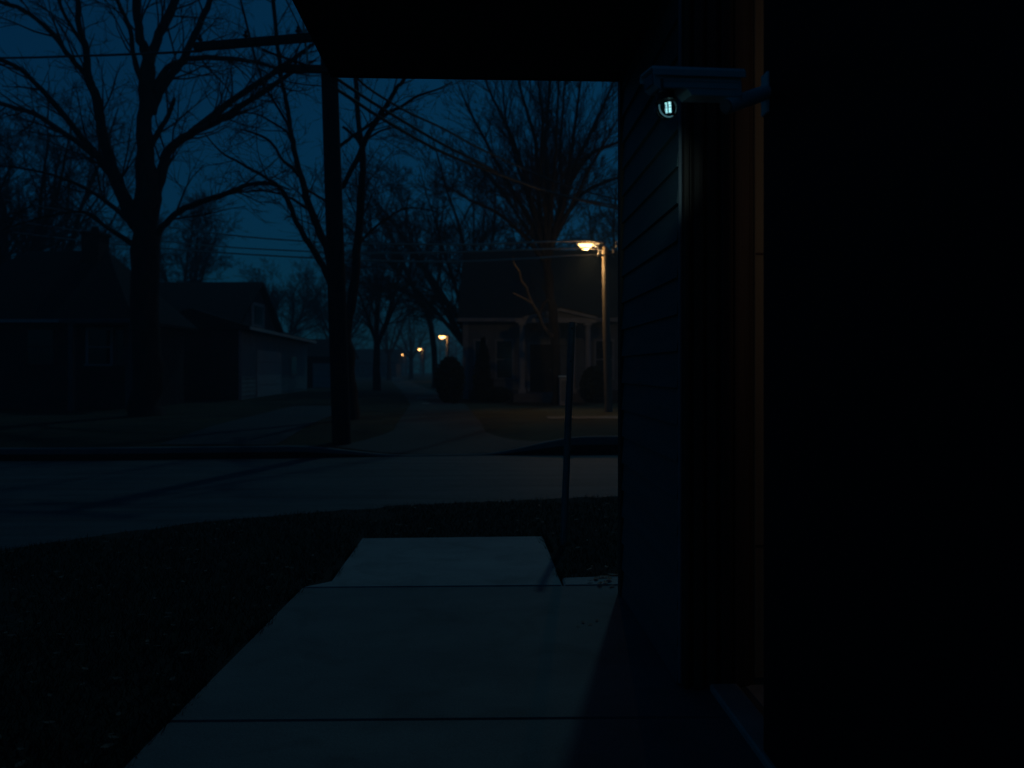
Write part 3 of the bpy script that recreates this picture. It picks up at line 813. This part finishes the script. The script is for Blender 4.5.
# ---------------------------------------------------------------- houses across the road
def laps(mb, axis, face, a0, a1, z0, z1, sgn, skip=(), h=0.18, d=0.02):
    z = z0
    while z < z1-0.02:
        t = min(z+h, z1)
        pr = [(face, z), (face+sgn*d, z), (face+sgn*0.003, t), (face, t)]
        mb.prism(pr, 'x' if axis == 'x' else 'y', a0, a1)
        z = t
def window_y(parent, x0, x1, z0, z1, Yf, fr=M_FRAME):
    """a window in a wall facing -Y"""
    w = MB()
    t = 0.09
    w.box(x0-t, x1+t, Yf-0.06, Yf-0.021, z1, z1+t); w.box(x0-t, x0, Yf-0.06, Yf-0.021, z0, z1-0.002); w.box(x1, x1+t, Yf-0.06, Yf-0.021, z0, z1-0.002)
    zm = (z0+z1)/2; w.box(x0+0.002, x1-0.002, Yf-0.055, Yf-0.026, zm-0.025, zm+0.025)
    o = w.build('window', fr, parent)
    s_ = MB(); s_.box(x0-t-0.03, x1+t+0.03, Yf-0.11, Yf-0.021, z0-0.07, z0-0.003); s_.build('sill', fr, o)
    g = MB(); g.box(x0, x1, Yf-0.035, Yf-0.023, z0, z1); g.build('pane', M_GLASS, o)

# pale house with a gabled porch (behind the street lamp)
YF = 36.0
xl = (461-512)/FOC*YF
ph = thing('house', 'pale porch house with a tall dark roof behind the street lamp', 'house', (xl+4, YF, FZ))
ZE = 1.6+(370-321)/FOC*YF
mb = MB(); mb.box(xl+0.12, 10.5, YF+0.003, YF+7.4, 0, ZE+0.1); laps(mb, 'x', YF, xl+0.35, 10.5, 0.7, ZE, -1)
mb.prism([(YF+0.2, ZE+0.09), (YF+7.3, ZE+0.09), (YF+3.8, ZE+3.35)], 'x', xl+0.14, 10.4)
mb.build('wall', M_PALEWALL, ph)
mb = MB(); mb.prism([(YF-0.55, ZE-0.02), (YF-0.55, ZE+0.10), (YF+3.8, ZE+3.75), (YF+8.0, ZE+0.10), (YF+8.0, ZE-0.02), (YF+3.8, ZE+3.5)], 'x', xl-0.12, 10.8)
rf = mb.build('roof', M_SHINGLE, ph)
mb = MB(); mb.box(xl-0.13, 10.8, YF-0.60, YF-0.552, ZE-0.06, ZE+0.10); mb.build('gutter', M_FRAME, rf)
for x in (xl+0.20,):
    mb = MB(); mb.box(x-0.12, x+0.13, YF-0.05, YF+0.001, 0.3, ZE); mb.build('corner_board', M_FRAME, ph)
mb = MB(); mb.box(xl+0.12, 10.5, YF-0.04, YF, 0.1, 0.7); mb.build('foundation', M_GREYWALL, ph)
YP = YF-2.2
xa, xb = (518-512)/FOC*YP, (590-512)/FOC*YP
mb = MB(); mb.box(xa-0.2, xb+0.3, YP-0.25, YF-0.041, 0.1, 0.62); mb.box(xa+1.0, xa+2.2, YP-0.6, YP-0.252, 0.1, 0.42)
mb.build('porch_floor', M_KERB, ph)
for px in (522, 573, 588):
    x = (px-512)/FOC*YP
    mb = MB(); mb.box(x-0.16, x+0.16, YP-0.16, YP+0.16, 0.622, 0.80, 0.01); mb.tube([(x, YP, 0.80), (x, YP, 2.2), (x, YP, ZE-0.33)], [0.125, 0.12, 0.105], 14); mb.box(x-0.16, x+0.16, YP-0.16, YP+0.16, ZE-0.33, ZE-0.22, 0.01)
    mb.build('column', M_FRAME, ph)
xm = (560-512)/FOC*YP; hw = 1.35
mb = MB(); mb.box(xa-0.1, xb+0.25, YP-0.18, YP+0.16, ZE-0.218, ZE-0.02); mb.build('porch_beam', M_FRAME, ph)
mb = MB()
zr = 1.6+(370-309)/FOC*YP
mb.prism([(xm-hw, ZE-0.018), (xm+hw, ZE-0.018), (xm, zr-0.12)], 'y', YP-0.1, YF+1.5); mb.build('gable', M_PALEWALL, ph)
mb = MB()
for s_ in (-1, 1):
    mb.prism([(xm+s_*(hw+0.2), ZE-0.08), (xm+s_*(hw+0.2), ZE+0.03), (xm, zr+0.02), (xm, zr-0.11)][::s_], 'y', YP-0.3, YP-0.101)
mb.build('rake_board', M_FRAME, ph)
mb = MB()
for s_ in (-1, 1):
    mb.prism([(xm+s_*(hw+0.25), ZE+0.034), (xm+s_*(hw+0.25), ZE+0.08), (xm, zr+0.07), (xm, zr+0.024)][::s_], 'y', YP-0.34, YF+1.6)
mb.build('porch_roof', M_SHINGLE, ph)
x0, x1 = (530-512)/FOC*YF, (553-512)/FOC*YF
mb = MB(); mb.box(x0, x1, YF-0.07, YF-0.022, 0.624, 2.75, 0.006); d_ = mb.build('door', M_DOOR, ph)
mb = MB(); mb.ball((x1-0.12, YF-0.10, 1.6), 0.035, 10, 8); mb.build('handle', M_METAL, d_)
mb = MB(); mb.box(x0-0.10, x0-0.002, YF-0.06, YF-0.022, 0.624, 2.85); mb.box(x1+0.002, x1+0.10, YF-0.06, YF-0.022, 0.624, 2.85); mb.box(x0, x1, YF-0.06, YF-0.022, 2.752, 2.85); mb.build('door_frame', M_FRAME, ph)
window_y(ph, (497-512)/FOC*YF, (512-512)/FOC*YF, 1.25, 2.9, YF)
window_y(ph, (470-512)/FOC*YF+0.25, (479-512)/FOC*YF+0.3, 1.25, 2.9, YF)
window_y(ph, (596-512)/FOC*YF, (612-512)/FOC*YF, 1.25, 2.9, YF)
# pale box on the lawn before that porch
ub = thing('utility_box', 'narrow pale utility box on the lawn left of the street lamp pole', 'utility box', gp(564.5, 31.0))
bx, by, bz = ub.location
mb = MB(); mb.box(bx-0.20, bx+0.20, by-0.2, by+0.2, bz-0.05, bz+1.06, 0.015); mb.build('cabinet', M_FRAME, ub)
mb = MB(); mb.prism([(by-0.24, bz+1.062), (by+0.24, bz+1.062), (by+0.24, bz+1.14), (by-0.24, bz+1.10)], 'x', bx-0.235, bx+0.235); mb.build('lid', M_FRAME, ub)
mb = MB(); mb.box(bx-0.15, bx+0.15, by-0.208, by-0.201, bz+0.15, bz+0.95); mb.build('panel', M_PALEWALL, ub)

# chimney bungalow at far left
YB = 28.0
ca = thing('house', 'dark bungalow with a brick chimney at the far left', 'house', (-15.5, YB, FZ))
bx1 = (130-512)/FOC*YB; bx0 = -21.5
ZB = 1.6+(370-321)/FOC*YB
mb = MB(); mb.box(bx0, bx1, YB+0.003, YB+4.6, 0, ZB); laps(mb, 'x', YB, bx0, bx1-0.16, 0.6, ZB, -1); mb.build('wall', M_DARKWALL, ca)
mb = MB()
za = 1.6+(370-251)/FOC*(YB+2.3)
rx0, rx1 = (30-512)/FOC*(YB+2.3), (108-512)/FOC*(YB+2.3)
ev = [(bx0-0.4, YB-0.5, ZB+0.02), (bx1+0.35, YB-0.5, ZB+0.02), (bx1+0.35, YB+5.1, ZB+0.02), (bx0-0.4, YB+5.1, ZB+0.02)]
rd = [(rx0, YB+2.3, za), (rx1, YB+2.3, za)]
lo_ = [(x, y, z-0.12) for x, y, z in ev]
mb.add(ev+rd+lo_, [(0, 1, 5, 4), (1, 2, 5), (2, 3, 4, 5), (3, 0, 4), (1, 0, 6, 7), (2, 1, 7, 8), (3, 2, 8, 9), (0, 3, 9, 6), (6, 9, 8, 7)])
rf = mb.build('roof', M_SHINGLE, ca)
cx0, cx1 = (87-512)/FOC*(YB+2.2), (104-512)/FOC*(YB+2.2)
zc = 1.6+(370-233)/FOC*(YB+2.2)
mb = MB(); mb.box(cx0, cx1, YB+1.8, YB+2.6, ZB+0.8, zc-0.12); mb.box(cx0-0.05, cx1+0.05, YB+1.75, YB+2.65, zc-0.118, zc, 0.01); mb.tube([((cx0+cx1)/2, YB+2.2, zc), ((cx0+cx1)/2, YB+2.2, zc+0.22)], [0.15, 0.12], 10); mb.build('chimney', M_BRICK, rf)
mb = MB(); mb.box(bx0-0.42, bx1+0.36, YB-0.56, YB-0.502, ZB-0.08, ZB+0.03); mb.build('gutter', M_FRAME, rf)
window_y(ca, (89-512)/FOC*YB, (111-512)/FOC*YB, 1.6+(370-364)/FOC*YB, 1.6+(370-330)/FOC*YB, YB, M_FRAME)
window_y(ca, (117-512)/FOC*YB, (124-512)/FOC*YB, 1.6+(370-364)/FOC*YB, 1.6+(370-330)/FOC*YB, YB, M_GREYWALL)
window_y(ca, (28-512)/FOC*YB, (54-512)/FOC*YB, 1.6+(370-364)/FOC*YB, 1.6+(370-330)/FOC*YB, YB, M_DARKWALL)
mb = MB(); mb.box(bx1-0.155, bx1+0.02, YB-0.04, YB+0.002, 0.3, ZB-0.13); mb.build('corner_board', M_GREYWALL, ca)
for px in (72, 133):
    x = (px-512)/FOC*(YB-1.3)
    mb = MB(); mb.box(x-0.09, x+0.09, YB-1.4, YB-1.22, 0.2, ZB-0.16, 0.01); mb.build('porch_post', M_GREYWALL, ca)
mb = MB(); mb.box((62-512)/FOC*(YB-1.3), (136-512)/FOC*(YB-1.3), YB-1.5, YB-0.562, ZB-0.155, ZB-0.04); mb.build('porch_beam', M_GREYWALL, ca)

# long house with the dormer gable and the side wing
YL = 38.0
lh = thing('house', 'long house with a white gable window and pale side wing left of the utility pole', 'house', (-15.0, YL, FZ))
lx0 = (120-512)/FOC*YL; lx1 = -13.1
ZL = 1.6+(370-326)/FOC*YL
zr = 1.6+(370-282)/FOC*(YL+3.2)
mb = MB(); mb.box(lx0, lx1, YL+0.003, YL+6.4, 0, ZL+0.05)
mb.prism([(YL+0.01, ZL+0.05), (YL+6.39, ZL+0.05), (YL+3.2, zr-0.15)], 'x', lx0, lx1)
laps(mb, 'x', YL, lx0, lx1, 0.5, ZL, -1)
mb.build('wall', M_GREYWALL, lh)
mb = MB(); mb.prism([(YL-0.5, ZL-0.06), (YL-0.5, ZL+0.06), (YL+3.2, zr), (YL+6.9, ZL+0.06), (YL+6.9, ZL-0.06), (YL+3.2, zr-0.14)], 'x', lx0-0.3, lx1+0.3)
rf = mb.build('roof', M_SHINGLE, lh)
mb = MB(); mb.box(lx0-0.3, lx1+0.3, YL-0.56, YL-0.502, ZL-0.08, ZL+0.05); mb.build('gutter', M_GREYWALL, rf)
mb = MB(); mb.box(lx1+0.002, lx1+0.05, YL+2.2, YL+4.2, ZL+0.1, ZL+1.35); w_ = mb.build('window', M_WTRIM, lh)
mb = MB(); mb.box(lx1+0.052, lx1+0.058, YL+2.45, YL+3.95, ZL+0.25, ZL+1.2); mb.build('pane', M_GLASS, w_)
for px in (192, 217):
    x = (px-512)/FOC*YL
    mb = MB(); mb.box(x-0.45, x+0.45, YL-0.05, YL-0.022, 0.3, 2.5, 0.006); mb.build('door', M_DOOR, lh)
# side wing: its right wall runs away along the lane
wx0, wy0 = (241-512)/FOC*36.5, 36.5
wx1, wy1 = (307-512)/FOC*54.5, 54.5
ZW = 1.6+(370-330)/FOC*36.5
wd = Vector((wx1-wx0, wy1-wy0)); wl_ = wd.length; wd.normalize(); wnrm = Vector((wd.y, -wd.x))
def WX(p): return Vector((wx0 + wnrm.x*p[0] + wd.x*p[1], wy0 + wnrm.y*p[0] + wd.y*p[1], p[2]))
mb = MB(WX); mb.box(-4.2, -0.003, 0.0, wl_, 0, ZW)
z = 0.4
while z < ZW-0.02:
    t = min(z+0.2, ZW); mb.prism([(-0.003, z), (0.02, z), (0.003, t), (-0.003, t)], 'y', 0.1, wl_-0.1); z = t
mb.build('wall', M_WINGWALL, lh)
mb = MB(WX); mb.prism([(-4.6, ZW+0.02), (0.5, ZW+0.02), (0.5, ZW+0.14), (-2.1, ZW+0.95), (-4.6, ZW+0.14)], 'y', -0.5, wl_+0.5); rf2 = mb.build('roof', M_SHINGLE, lh)
mb = MB(WX); mb.box(0.502, 0.56, -0.5, wl_+0.5, ZW+0.0, ZW+0.15); mb.build('gutter', M_WTRIM, rf2)
mb = MB(WX); mb.box(0.021, 0.06, 3.0, 9.0, 0.25, 2.6, 0.006); gd = mb.build('garage_door', M_WTRIM, lh)
mb = MB(WX)
for k in range(1, 4): mb.box(0.0605, 0.068, 3.1, 8.9, 0.25+0.58*k, 0.275+0.58*k)
mb.build('rail', M_FRAME, gd)
mb = MB(WX); mb.box(0.021, 0.05, 12.0, 14.0, 1.2, 2.5, 0.005); w_ = mb.build('window', M_FRAME, lh)
mb = MB(WX); mb.box(0.051, 0.056, 12.15, 13.85, 1.32, 2.4); mb.build('pane', M_GLASS, w_)
mb = MB(WX); mb.box(-0.1, 0.03, -0.04, 0.1, 0.2, ZW); mb.build('corner_board', M_FRAME, lh)
mb = MB(WX); mb.box(-4.19, -0.105, -0.03, -0.002, 0.05, ZW-0.002); mb.build('shaded_front', M_DARKWALL, lh)  # added dark sheet: the shade on the wing's front put into colour
mb = MB(WX); mb.box(-3.0, -1.0, -0.07, -0.0305, 0.25, 2.4, 0.006); mb.build('door', M_DOOR, lh)

# low pale garage further back
YG = 62.0
gx0, gx1 = (303-512)/FOC*YG, (338-512)/FOC*YG
sg = thing('garage', 'low garage with a pale door seen just left of the utility pole', 'garage', ((gx0+gx1)/2, YG, FZ))
zg = 1.6+(370-362)/FOC*YG
mb = MB(); mb.box(gx0, gx1, YG+0.003, YG+6, 0, zg+0.3); mb.build('wall', M_DARKWALL, sg)
mb = MB(); mb.prism([(YG-0.5, zg+0.3), (YG-0.5, zg+0.42), (YG+3, zg+1.9), (YG+6.5, zg+0.42), (YG+6.5, zg+0.3)], 'x', gx0-0.5, gx1+0.4); mb.build('roof', M_SHINGLE, sg)
mb = MB(); mb.box((313-512)/FOC*YG, (331-512)/FOC*YG, YG-0.04, YG-0.002, 0.2, zg-0.1, 0.006); gd = mb.build('garage_door', M_WTRIM, sg)
mb = MB()
for k in range(1, 4): mb.box((313.5-512)/FOC*YG, (330.5-512)/FOC*YG, YG-0.048, YG-0.041, 0.2+0.45*k, 0.225+0.45*k)
mb.build('rail', M_FRAME, gd)
# a small house far down the lane
for lab, px, Y, w, wz, rz_, wm in (('tiny dim house far down the lane left of the smallest lamp', 372, 150, 9, 3.0, 5.6, M_GREYWALL),):
    x = (px-512)/FOC*Y
    o = thing('house', lab, 'house', (x, Y, FZ))
    mb = MB(); mb.box(x-w/2, x+w/2, Y, Y+7, 0, wz+0.05); mb.build('wall', wm, o)
    mb = MB(); mb.prism([(Y-0.5, wz), (Y-0.5, wz+0.12), (Y+3.5, rz_), (Y+7.5, wz+0.12), (Y+7.5, wz)], 'x', x-w/2-0.4, x+w/2+0.4); mb.build('roof', M_SHINGLE, o)
    for dx in (-2.2, 1.6):
        window_y(o, x+dx, x+dx+1.0, 1.1, 2.3, Y+0.02)

# ---------------------------------------------------------------- utility pole and overhead lines
YU = 16.4
ub_ = P(342, 440, YU); ut = P(327.5, 18, YU)
up = thing('utility_pole', 'leaning wooden utility pole with crossarms at the far kerb', 'pole', (ub_.x, ub_.y, 0.2))
mb = MB(); mb.tube([Vector((ub_.x, YU, -0.1)), ub_.lerp(ut, 0.5), ut], [0.19, 0.18, 0.165], 18); mb.build('pole', M_POLEW, up)
def bar(mb, a, b, hw, hh):
    a, b = Vector(a), Vector(b); d = (b-a).normalized(); s_ = d.cross(Vector((0, 0, 1))).normalized(); u = Vector((0, 0, 1))
    vv = [q + s_*sx*hw + u*sz*hh for q in (a, b) for sx, sz in ((-1, -1), (1, -1), (1, 1), (-1, 1))]
    mb.add(vv, [(0, 1, 2, 3), (7, 6, 5, 4), (0, 4, 5, 1), (1, 5, 6, 2), (2, 6, 7, 3), (3, 7, 4, 0)])
ARM_L = P(200, 52, 16.7); ARM_R = P(372, 38, 16.0)
mb = MB(); bar(mb, ARM_L + Vector((0, -0.26, 0)), ARM_R + Vector((0, -0.26, 0)), 0.06, 0.075); arm1 = mb.build('crossarm', M_POLEW, up)
A2L = P(284, 73, 16.5); A2R = P(345, 74, 16.3)
mb = MB(); bar(mb, A2L + Vector((0, -0.24, 0)), A2R + Vector((0, -0.24, 0)), 0.055, 0.07); arm2 = mb.build('crossarm', M_POLEW, up)
def insul(mb, p, h=0.16):
    mb.tube([p, p+Vector((0, 0, h*0.3)), p+Vector((0, 0, h*0.32)), p+Vector((0, 0, h*0.55)), p+Vector((0, 0, h*0.6)), p+Vector((0, 0, h))], [0.02, 0.02, 0.055, 0.05, 0.03, 0.035], 10)
for t in (0.03, 0.30, 0.60, 0.96):
    mb = MB(); insul(mb, (ARM_L.lerp(ARM_R, t))+Vector((0, -0.26, 0.076))); mb.build('insulator', M_DMETAL, arm1)
for t in (0.25, 0.9):
    mb = MB(); insul(mb, (A2L.lerp(A2R, t))+Vector((0, -0.24, 0.071))); mb.build('insulator', M_DMETAL, arm2)
mb = MB(); mb.tube([P(303, 12, 16.2), P(304, 34, 16.15), P(307, 52, 16.15), P(308, 74, 16.2)], 0.022, 6); mb.tube([P(310, 20, 16.3), P(306, 36, 16.15), P(305, 46, 16.15)], 0.018, 6); mb.build('jumper_cable', M_WIRE, up)
mb = MB(); bar(mb, P(262, 50, 16.3), P(326, 72, 16.25), 0.02, 0.02); mb.build('brace', M_POLEW, up)

def wire(label, pts, r, m=None, group=None):
    pts = [P(*p) for p in pts]
    pts = [Vector(q) for q in catmull([tuple(p) for p in pts], 6)]
    mb = MB(); mb.tube(pts, r, 6)
    o = mb.build('power_line', m or M_WIRE, None, pts[0])
    return tag(o, label, 'cable', group)
wire('thick overhead cable running left from the tip of the long crossarm', [(202, 51, 16.45), (150, 53.5, 17.5), (80, 56, 18.8), (0, 58, 20.5), (-120, 58, 23)], 0.026, M_CABLE)
wire('topmost overhead cable sweeping down right from the utility pole', [(350, 60, 16.0), (362, 83, 16.5), (404, 110, 18), (442, 128, 19.5), (485, 151, 22), (548, 179, 26), (590, 193, 28.5), (640, 204, 32)], 0.026, M_CABLE)
wire('middle overhead cable sweeping down right from the utility pole', [(330, 74, 16.1), (352, 89, 16.7), (383, 109, 17.6), (435, 140, 19.5), (470, 158, 21), (513, 179, 23.5), (565, 196, 26.5), (618, 206, 30), (650, 212, 33)], 0.034, M_CABLE)
wire('lowest overhead cable sweeping down right from the utility pole', [(330, 85, 16.2), (352, 99, 16.8), (386, 121, 17.8), (442, 152, 20), (506, 177, 23), (560, 195, 26), (618, 209, 29.5), (650, 216, 32)], 0.036, M_CABLE)
wire('thin cable slung from under the pole arm past the lower bare limbs', [(322, 86, 16.3), (300, 84, 16.8), (283, 80, 17.2), (262, 70, 18), (235, 50, 19.5), (200, 20, 22)], 0.013, M_CABLE)
wire('thin drop wire rising from the pole arm to the porch roof corner', [(304, 36, 16.1), (295, 18, 15.6), (285, -2, 15), (262, -45, 13.5)], 0.013, M_CABLE)

# ---------------------------------------------------------------- street lamps
def street_lamp(label, px, Y, head_dx, zt, scale, lens_m, power, group, big=False):
    x = (px-512)/FOC*Y
    o = thing('street_lamp', label, 'street lamp', (x, Y, FZ), group)
    r = 0.115*scale
    mb = MB(); mb.tube([(x+0.12 if big else x, Y, FZ-0.1), (x+0.05 if big else x, Y, zt*0.5), (x, Y, zt)], [r*1.15, r*1.05, r*0.85], 14); mb.build('pole', M_LPOLE, o)
    hx = x+head_dx
    zh = zt+0.06 if big else zt
    mb = MB(); mb.tube([(x, Y, zt-0.30), (x+head_dx*0.30, Y, zt-0.05), (hx-0.1*head_dx, Y, zh+0.06)], 0.028*scale, 8); mb.build('arm', M_METAL, o)
    hd = MB(); s_ = math.copysign(1, head_dx)
    prof = [(0.34, 0.02, 0.06), (0.28, 0.09, 0.10), (0.10, 0.12, 0.14), (-0.10, 0.12, 0.15), (-0.26, 0.10, 0.12), (-0.34, 0.03, 0.05)]
    vv, F = [], []
    n = 12
    for (dx, hz, wy) in prof:                       # upper shell of the cobra head
        for k in range(n+1):
            an = math.pi*k/n
            vv.append((hx+dx*scale, Y+wy*scale*math.cos(an), zh+0.035+hz*scale*math.sin(an)))
    for i in range(len(prof)-1):
        for k in range(n):
            F.append((i*(n+1)+k, i*(n+1)+k+1, (i+1)*(n+1)+k+1, (i+1)*(n+1)+k))
    hd.add(vv, F, True); head = hd.build('lamp_head', M_METAL, o)
    ln = MB(); vv, F = [], []
    prof = [(0.12, 0.02, 0.05), (0.06, 0.13, 0.11), (-0.08, 0.19, 0.14), (-0.22, 0.17, 0.13), (-0.31, 0.06, 0.07), (-0.35, 0.01, 0.02)]
    for (dx, hz, wy) in prof:                       # glowing bowl below it
        for k in range(n+1):
            an = math.pi*k/n
            vv.append((hx-dx*s_*scale*(-1 if s_ > 0 else -1)*-1, Y+wy*scale*math.cos(an), zh+0.033-hz*scale*math.sin(an)))
    for i in range(len(prof)-1):
        for k in range(n):
            F.append((i*(n+1)+k, i*(n+1)+k+1, (i+1)*(n+1)+k+1, (i+1)*(n+1)+k))
    ln.add(vv, F, True); ln.build('lens', lens_m, head)
    pl = bpy.data.lights.new('lamp_light', 'POINT'); pl.energy = power; pl.color = (1.0, 0.60, 0.25); pl.shadow_soft_size = 0.08*scale
    po = bpy.data.objects.new('lamp_light', pl); scene.collection.objects.link(po); po.parent = o
    po.location = (hx - x, 0, zh - 0.22*scale - FZ)
    if big:                                         # a cobra head throws most of its light down
        dl = bpy.data.lights.new('lamp_downlight', 'SPOT'); dl.energy = 2100; dl.color = (1.0, 0.64, 0.30); dl.spot_size = math.radians(118); dl.spot_blend = 0.7; dl.shadow_soft_size = 0.1
        do = bpy.data.objects.new('lamp_downlight', dl); scene.collection.objects.link(do); do.parent = o
        do.location = (hx - x, 0, zh - 0.24*scale - FZ); do.rotation_euler = (math.radians(-20), 0, 0)
    return o
YS = 25.9
zt = 1.6+(370-247)/FOC*YS
sl = street_lamp('tall lit street lamp on a pole, largest and closest of the lamps', 605, YS, -0.52, zt, 1.0, M_LENS, 720, None, True)
# bracket and insulators on its pole
xs_ = (605-512)/FOC*YS
mb = MB(); bar(mb, (xs_-0.25, YS-0.14, zt-0.32), (xs_+0.42, YS-0.14, zt-0.20), 0.03, 0.03); br = mb.build('bracket', M_LPOLE, sl)
for dx, dz in ((-0.2, -0.36), (0.26, -0.34), (0.36, -0.10)):
    mb = MB(); insul(mb, Vector((xs_+dx, YS-0.14, zt+dz)), 0.26); mb.build('insulator', M_METAL, br)
street_lamp('nearest far lamp glowing above the round dark shrub', 448.0, 98, -0.55, 1.6+(370-336.5)/FOC*98, 1.7, M_FARLENS, 900, 'small street lamps along the lane')
street_lamp('middle far lamp, dimmer orange point left of the shrub', 423.2, 154, -0.55, 1.6+(370-349)/FOC*154, 1.6, M_FARLENS, 500, 'small street lamps along the lane')
street_lamp('smallest farthest lamp, faint speck at left along the lane', 404.6, 205, -0.55, 1.6+(370-354.5)/FOC*205, 1.4, M_FARLENS, 350, 'small street lamps along the lane')
# cables from the lamp pole out to the left
wire('top cable of three reaching left from the lit street lamp', [(603, 243, YS), (585, 240.8, YS-0.3), (520, 242.5, 25), (460, 244.5, 25.5), (320, 242, 28), (205, 232, 31), (60, 210, 36), (-120, 175, 42)], 0.028)
wire('middle cable of three reaching left from the lit street lamp', [(603, 249, YS-0.15), (580, 248, YS-0.3), (520, 250, 25), (460, 252, 25.5), (380, 253, 27), (300, 251, 29), (190, 244, 32), (60, 228, 36), (-120, 200, 42)], 0.028)
wire('lowest cable of three reaching left from the lit street lamp', [(604, 255, YS-0.15), (570, 256, YS-0.4), (520, 259, 25), (460, 261.5, 25.5), (390, 261, 27), (313, 258, 29), (185, 250, 32), (60, 238, 36), (-120, 215, 42)], 0.031)

# ---------------------------------------------------------------- grass, leaves, twigs
def on_walk(x, y):
    if y < 5.9: return -1.575 < x
    if y < 7.68: return (-1.45 if y > 6 else -1.5) < x < 0.41 or (y < 6.25 and 0.3 < x < 0.9)
    return False
rng = random.Random(9)
gb = MB()
cnt = 0
for i in range(90000):
    y = 2.6 + 7.8*rng.random()**1.3; half = 0.66*y+0.4
    x = rng.uniform(-half, 1.6)
    if on_walk(x, y) or (x > 0.72 and y < 5.7) or y > near_y(x)+0.28: continue
    if mnoise.noise(Vector((x*0.9, y*0.9, 3))) < -0.25 and rng.random() < 0.7: continue
    h = rng.uniform(0.02, 0.06); an = rng.uniform(0, 6.28); w = rng.uniform(0.002, 0.0045)
    dx, dy = math.cos(an)*w, math.sin(an)*w; lx, ly = rng.uniform(-0.035, 0.035), rng.uniform(-0.035, 0.035)
    gb.add([(x-dx, y-dy, 0), (x+dx, y+dy, 0), (x+lx, y+ly, h)], [(0, 1, 2)])
edges = [((-1.53, 5.80), (-1.575, 2.6)), ((-1.41, 7.52), (-1.355, 5.95)), ((-1.41, 7.52), (0.30, 7.6)), ((0.295, 7.6), (0.37, 6.05)), ((0.38, 6.09), (0.72, 6.14))]
for (xa, ya), (xb, yb) in edges:
    L_ = math.hypot(xb-xa, yb-ya)
    for k in range(int(L_*420)):
        t = rng.random(); x = xa+(xb-xa)*t+rng.gauss(0, 0.018); y = ya+(yb-ya)*t+rng.gauss(0, 0.018)
        if mnoise.noise(Vector((x*3, y*3, 8))) < -0.05: continue
        h = rng.uniform(0.035, 0.075); an = rng.uniform(0, 6.28); w = rng.uniform(0.002, 0.004)
        dx, dy = math.cos(an)*w, math.sin(an)*w; lx, ly = rng.uniform(-0.05, 0.05), rng.uniform(-0.05, 0.05)
        gb.add([(x-dx, y-dy, 0), (x+dx, y+dy, 0), (x+lx, y+ly, h)], [(0, 1, 2)])
struct('grass', gb, M_BLADE, 'stuff')
def leaf_verts(rng, x, y, z, s):
    an = rng.uniform(0, 6.28); c, s_ = math.cos(an), math.sin(an); tl = rng.uniform(-0.5, 0.5); cu = rng.uniform(0.1, 0.5)
    pts = [(-1, 0), (-0.55, 0.30), (-0.1, 0.46), (0.5, 0.30), (1, 0), (0.5, -0.30), (-0.1, -0.46), (-0.55, -0.30)]
    vv = [(x, y, z+0.006)]
    for u, w in pts:
        zz = cu*(u*u*0.45+w*w*0.9)+tl*w*0.5+0.25*max(0, tl)
        vv.append((x+s*(u*c-w*s_), y+s*(u*s_+w*c), z+0.005+s*max(zz, 0)))
    return vv, [(0, k, k % 8+1) for k in range(1, 9)]
lb = MB()
for i in range(620):
    y = 2.8+6.8*rng.random(); half = 0.66*y+0.3
    x = rng.uniform(-half, 1.5)
    if on_walk(x, y) or (x > 0.72 and y < 5.7) or y > near_y(x)+0.2: continue
    vv, F = leaf_verts(rng, x, y, 0.02, rng.uniform(0.012, 0.034)); lb.add(vv, F)
struct('leaf_litter', lb, M_LEAF, 'stuff')
def g2(px, py, z=0.022): Y = (CAM_H-z)*FOC/(py-HOR); return ((px-512)/FOC*Y, Y)
for i, (px, py, s) in enumerate([(596, 580, .045), (603, 578, .05), (609, 581, .055), (613, 576, .045), (606, 584, .04), (600, 586, .045), (612, 587, .035), (590, 583, .03)]):
    x, y = g2(px, py); mb = MB(); vv, F = leaf_verts(rng, 0, 0, 0, s); mb.add(vv, F)
    o = mb.build('dry_leaf', M_LEAF, None); o.location = (x, y, 0.025+0.004*(i % 3))
    tag(o, 'dry curled leaf in the small heap at the wall corner', 'leaf', 'dry leaves heaped by the wall')
for i, (px, py, s) in enumerate([(583, 623, .022), (590, 625, .018), (597, 621, .02), (578, 627, .015)]):
    x, y = g2(px, py); mb = MB(); vv, F = leaf_verts(rng, 0, 0, 0, s); mb.add(vv, F)
    o = mb.build('dry_leaf', M_LEAF, None); o.location = (x, y, 0.0225)
    tag(o, 'small dry leaf lying on the open concrete near the wall', 'leaf', 'dry leaves on the walk')

# ---------------------------------------------------------------- night air
mb = MB(); mb.box(-420, 420, -80, 420, -1.2, 24)
hz = mb.build('haze', M_WIRE, None)
hm = bpy.data.materials.new('night_air'); hm.use_nodes = True
N, L = hm.node_tree.nodes, hm.node_tree.links
N.clear()
ho_ = N.new('ShaderNodeOutputMaterial'); pv = N.new('ShaderNodeVolumePrincipled')
pv.inputs['Color'].default_value = (0.62, 0.82, 0.95, 1); pv.inputs['Density'].default_value = 0.0028; pv.inputs['Anisotropy'].default_value = 0.25
L.new(pv.outputs[0], ho_.inputs['Volume'])
hz.data.materials[0] = hm
tag(hz, kind='stuff')
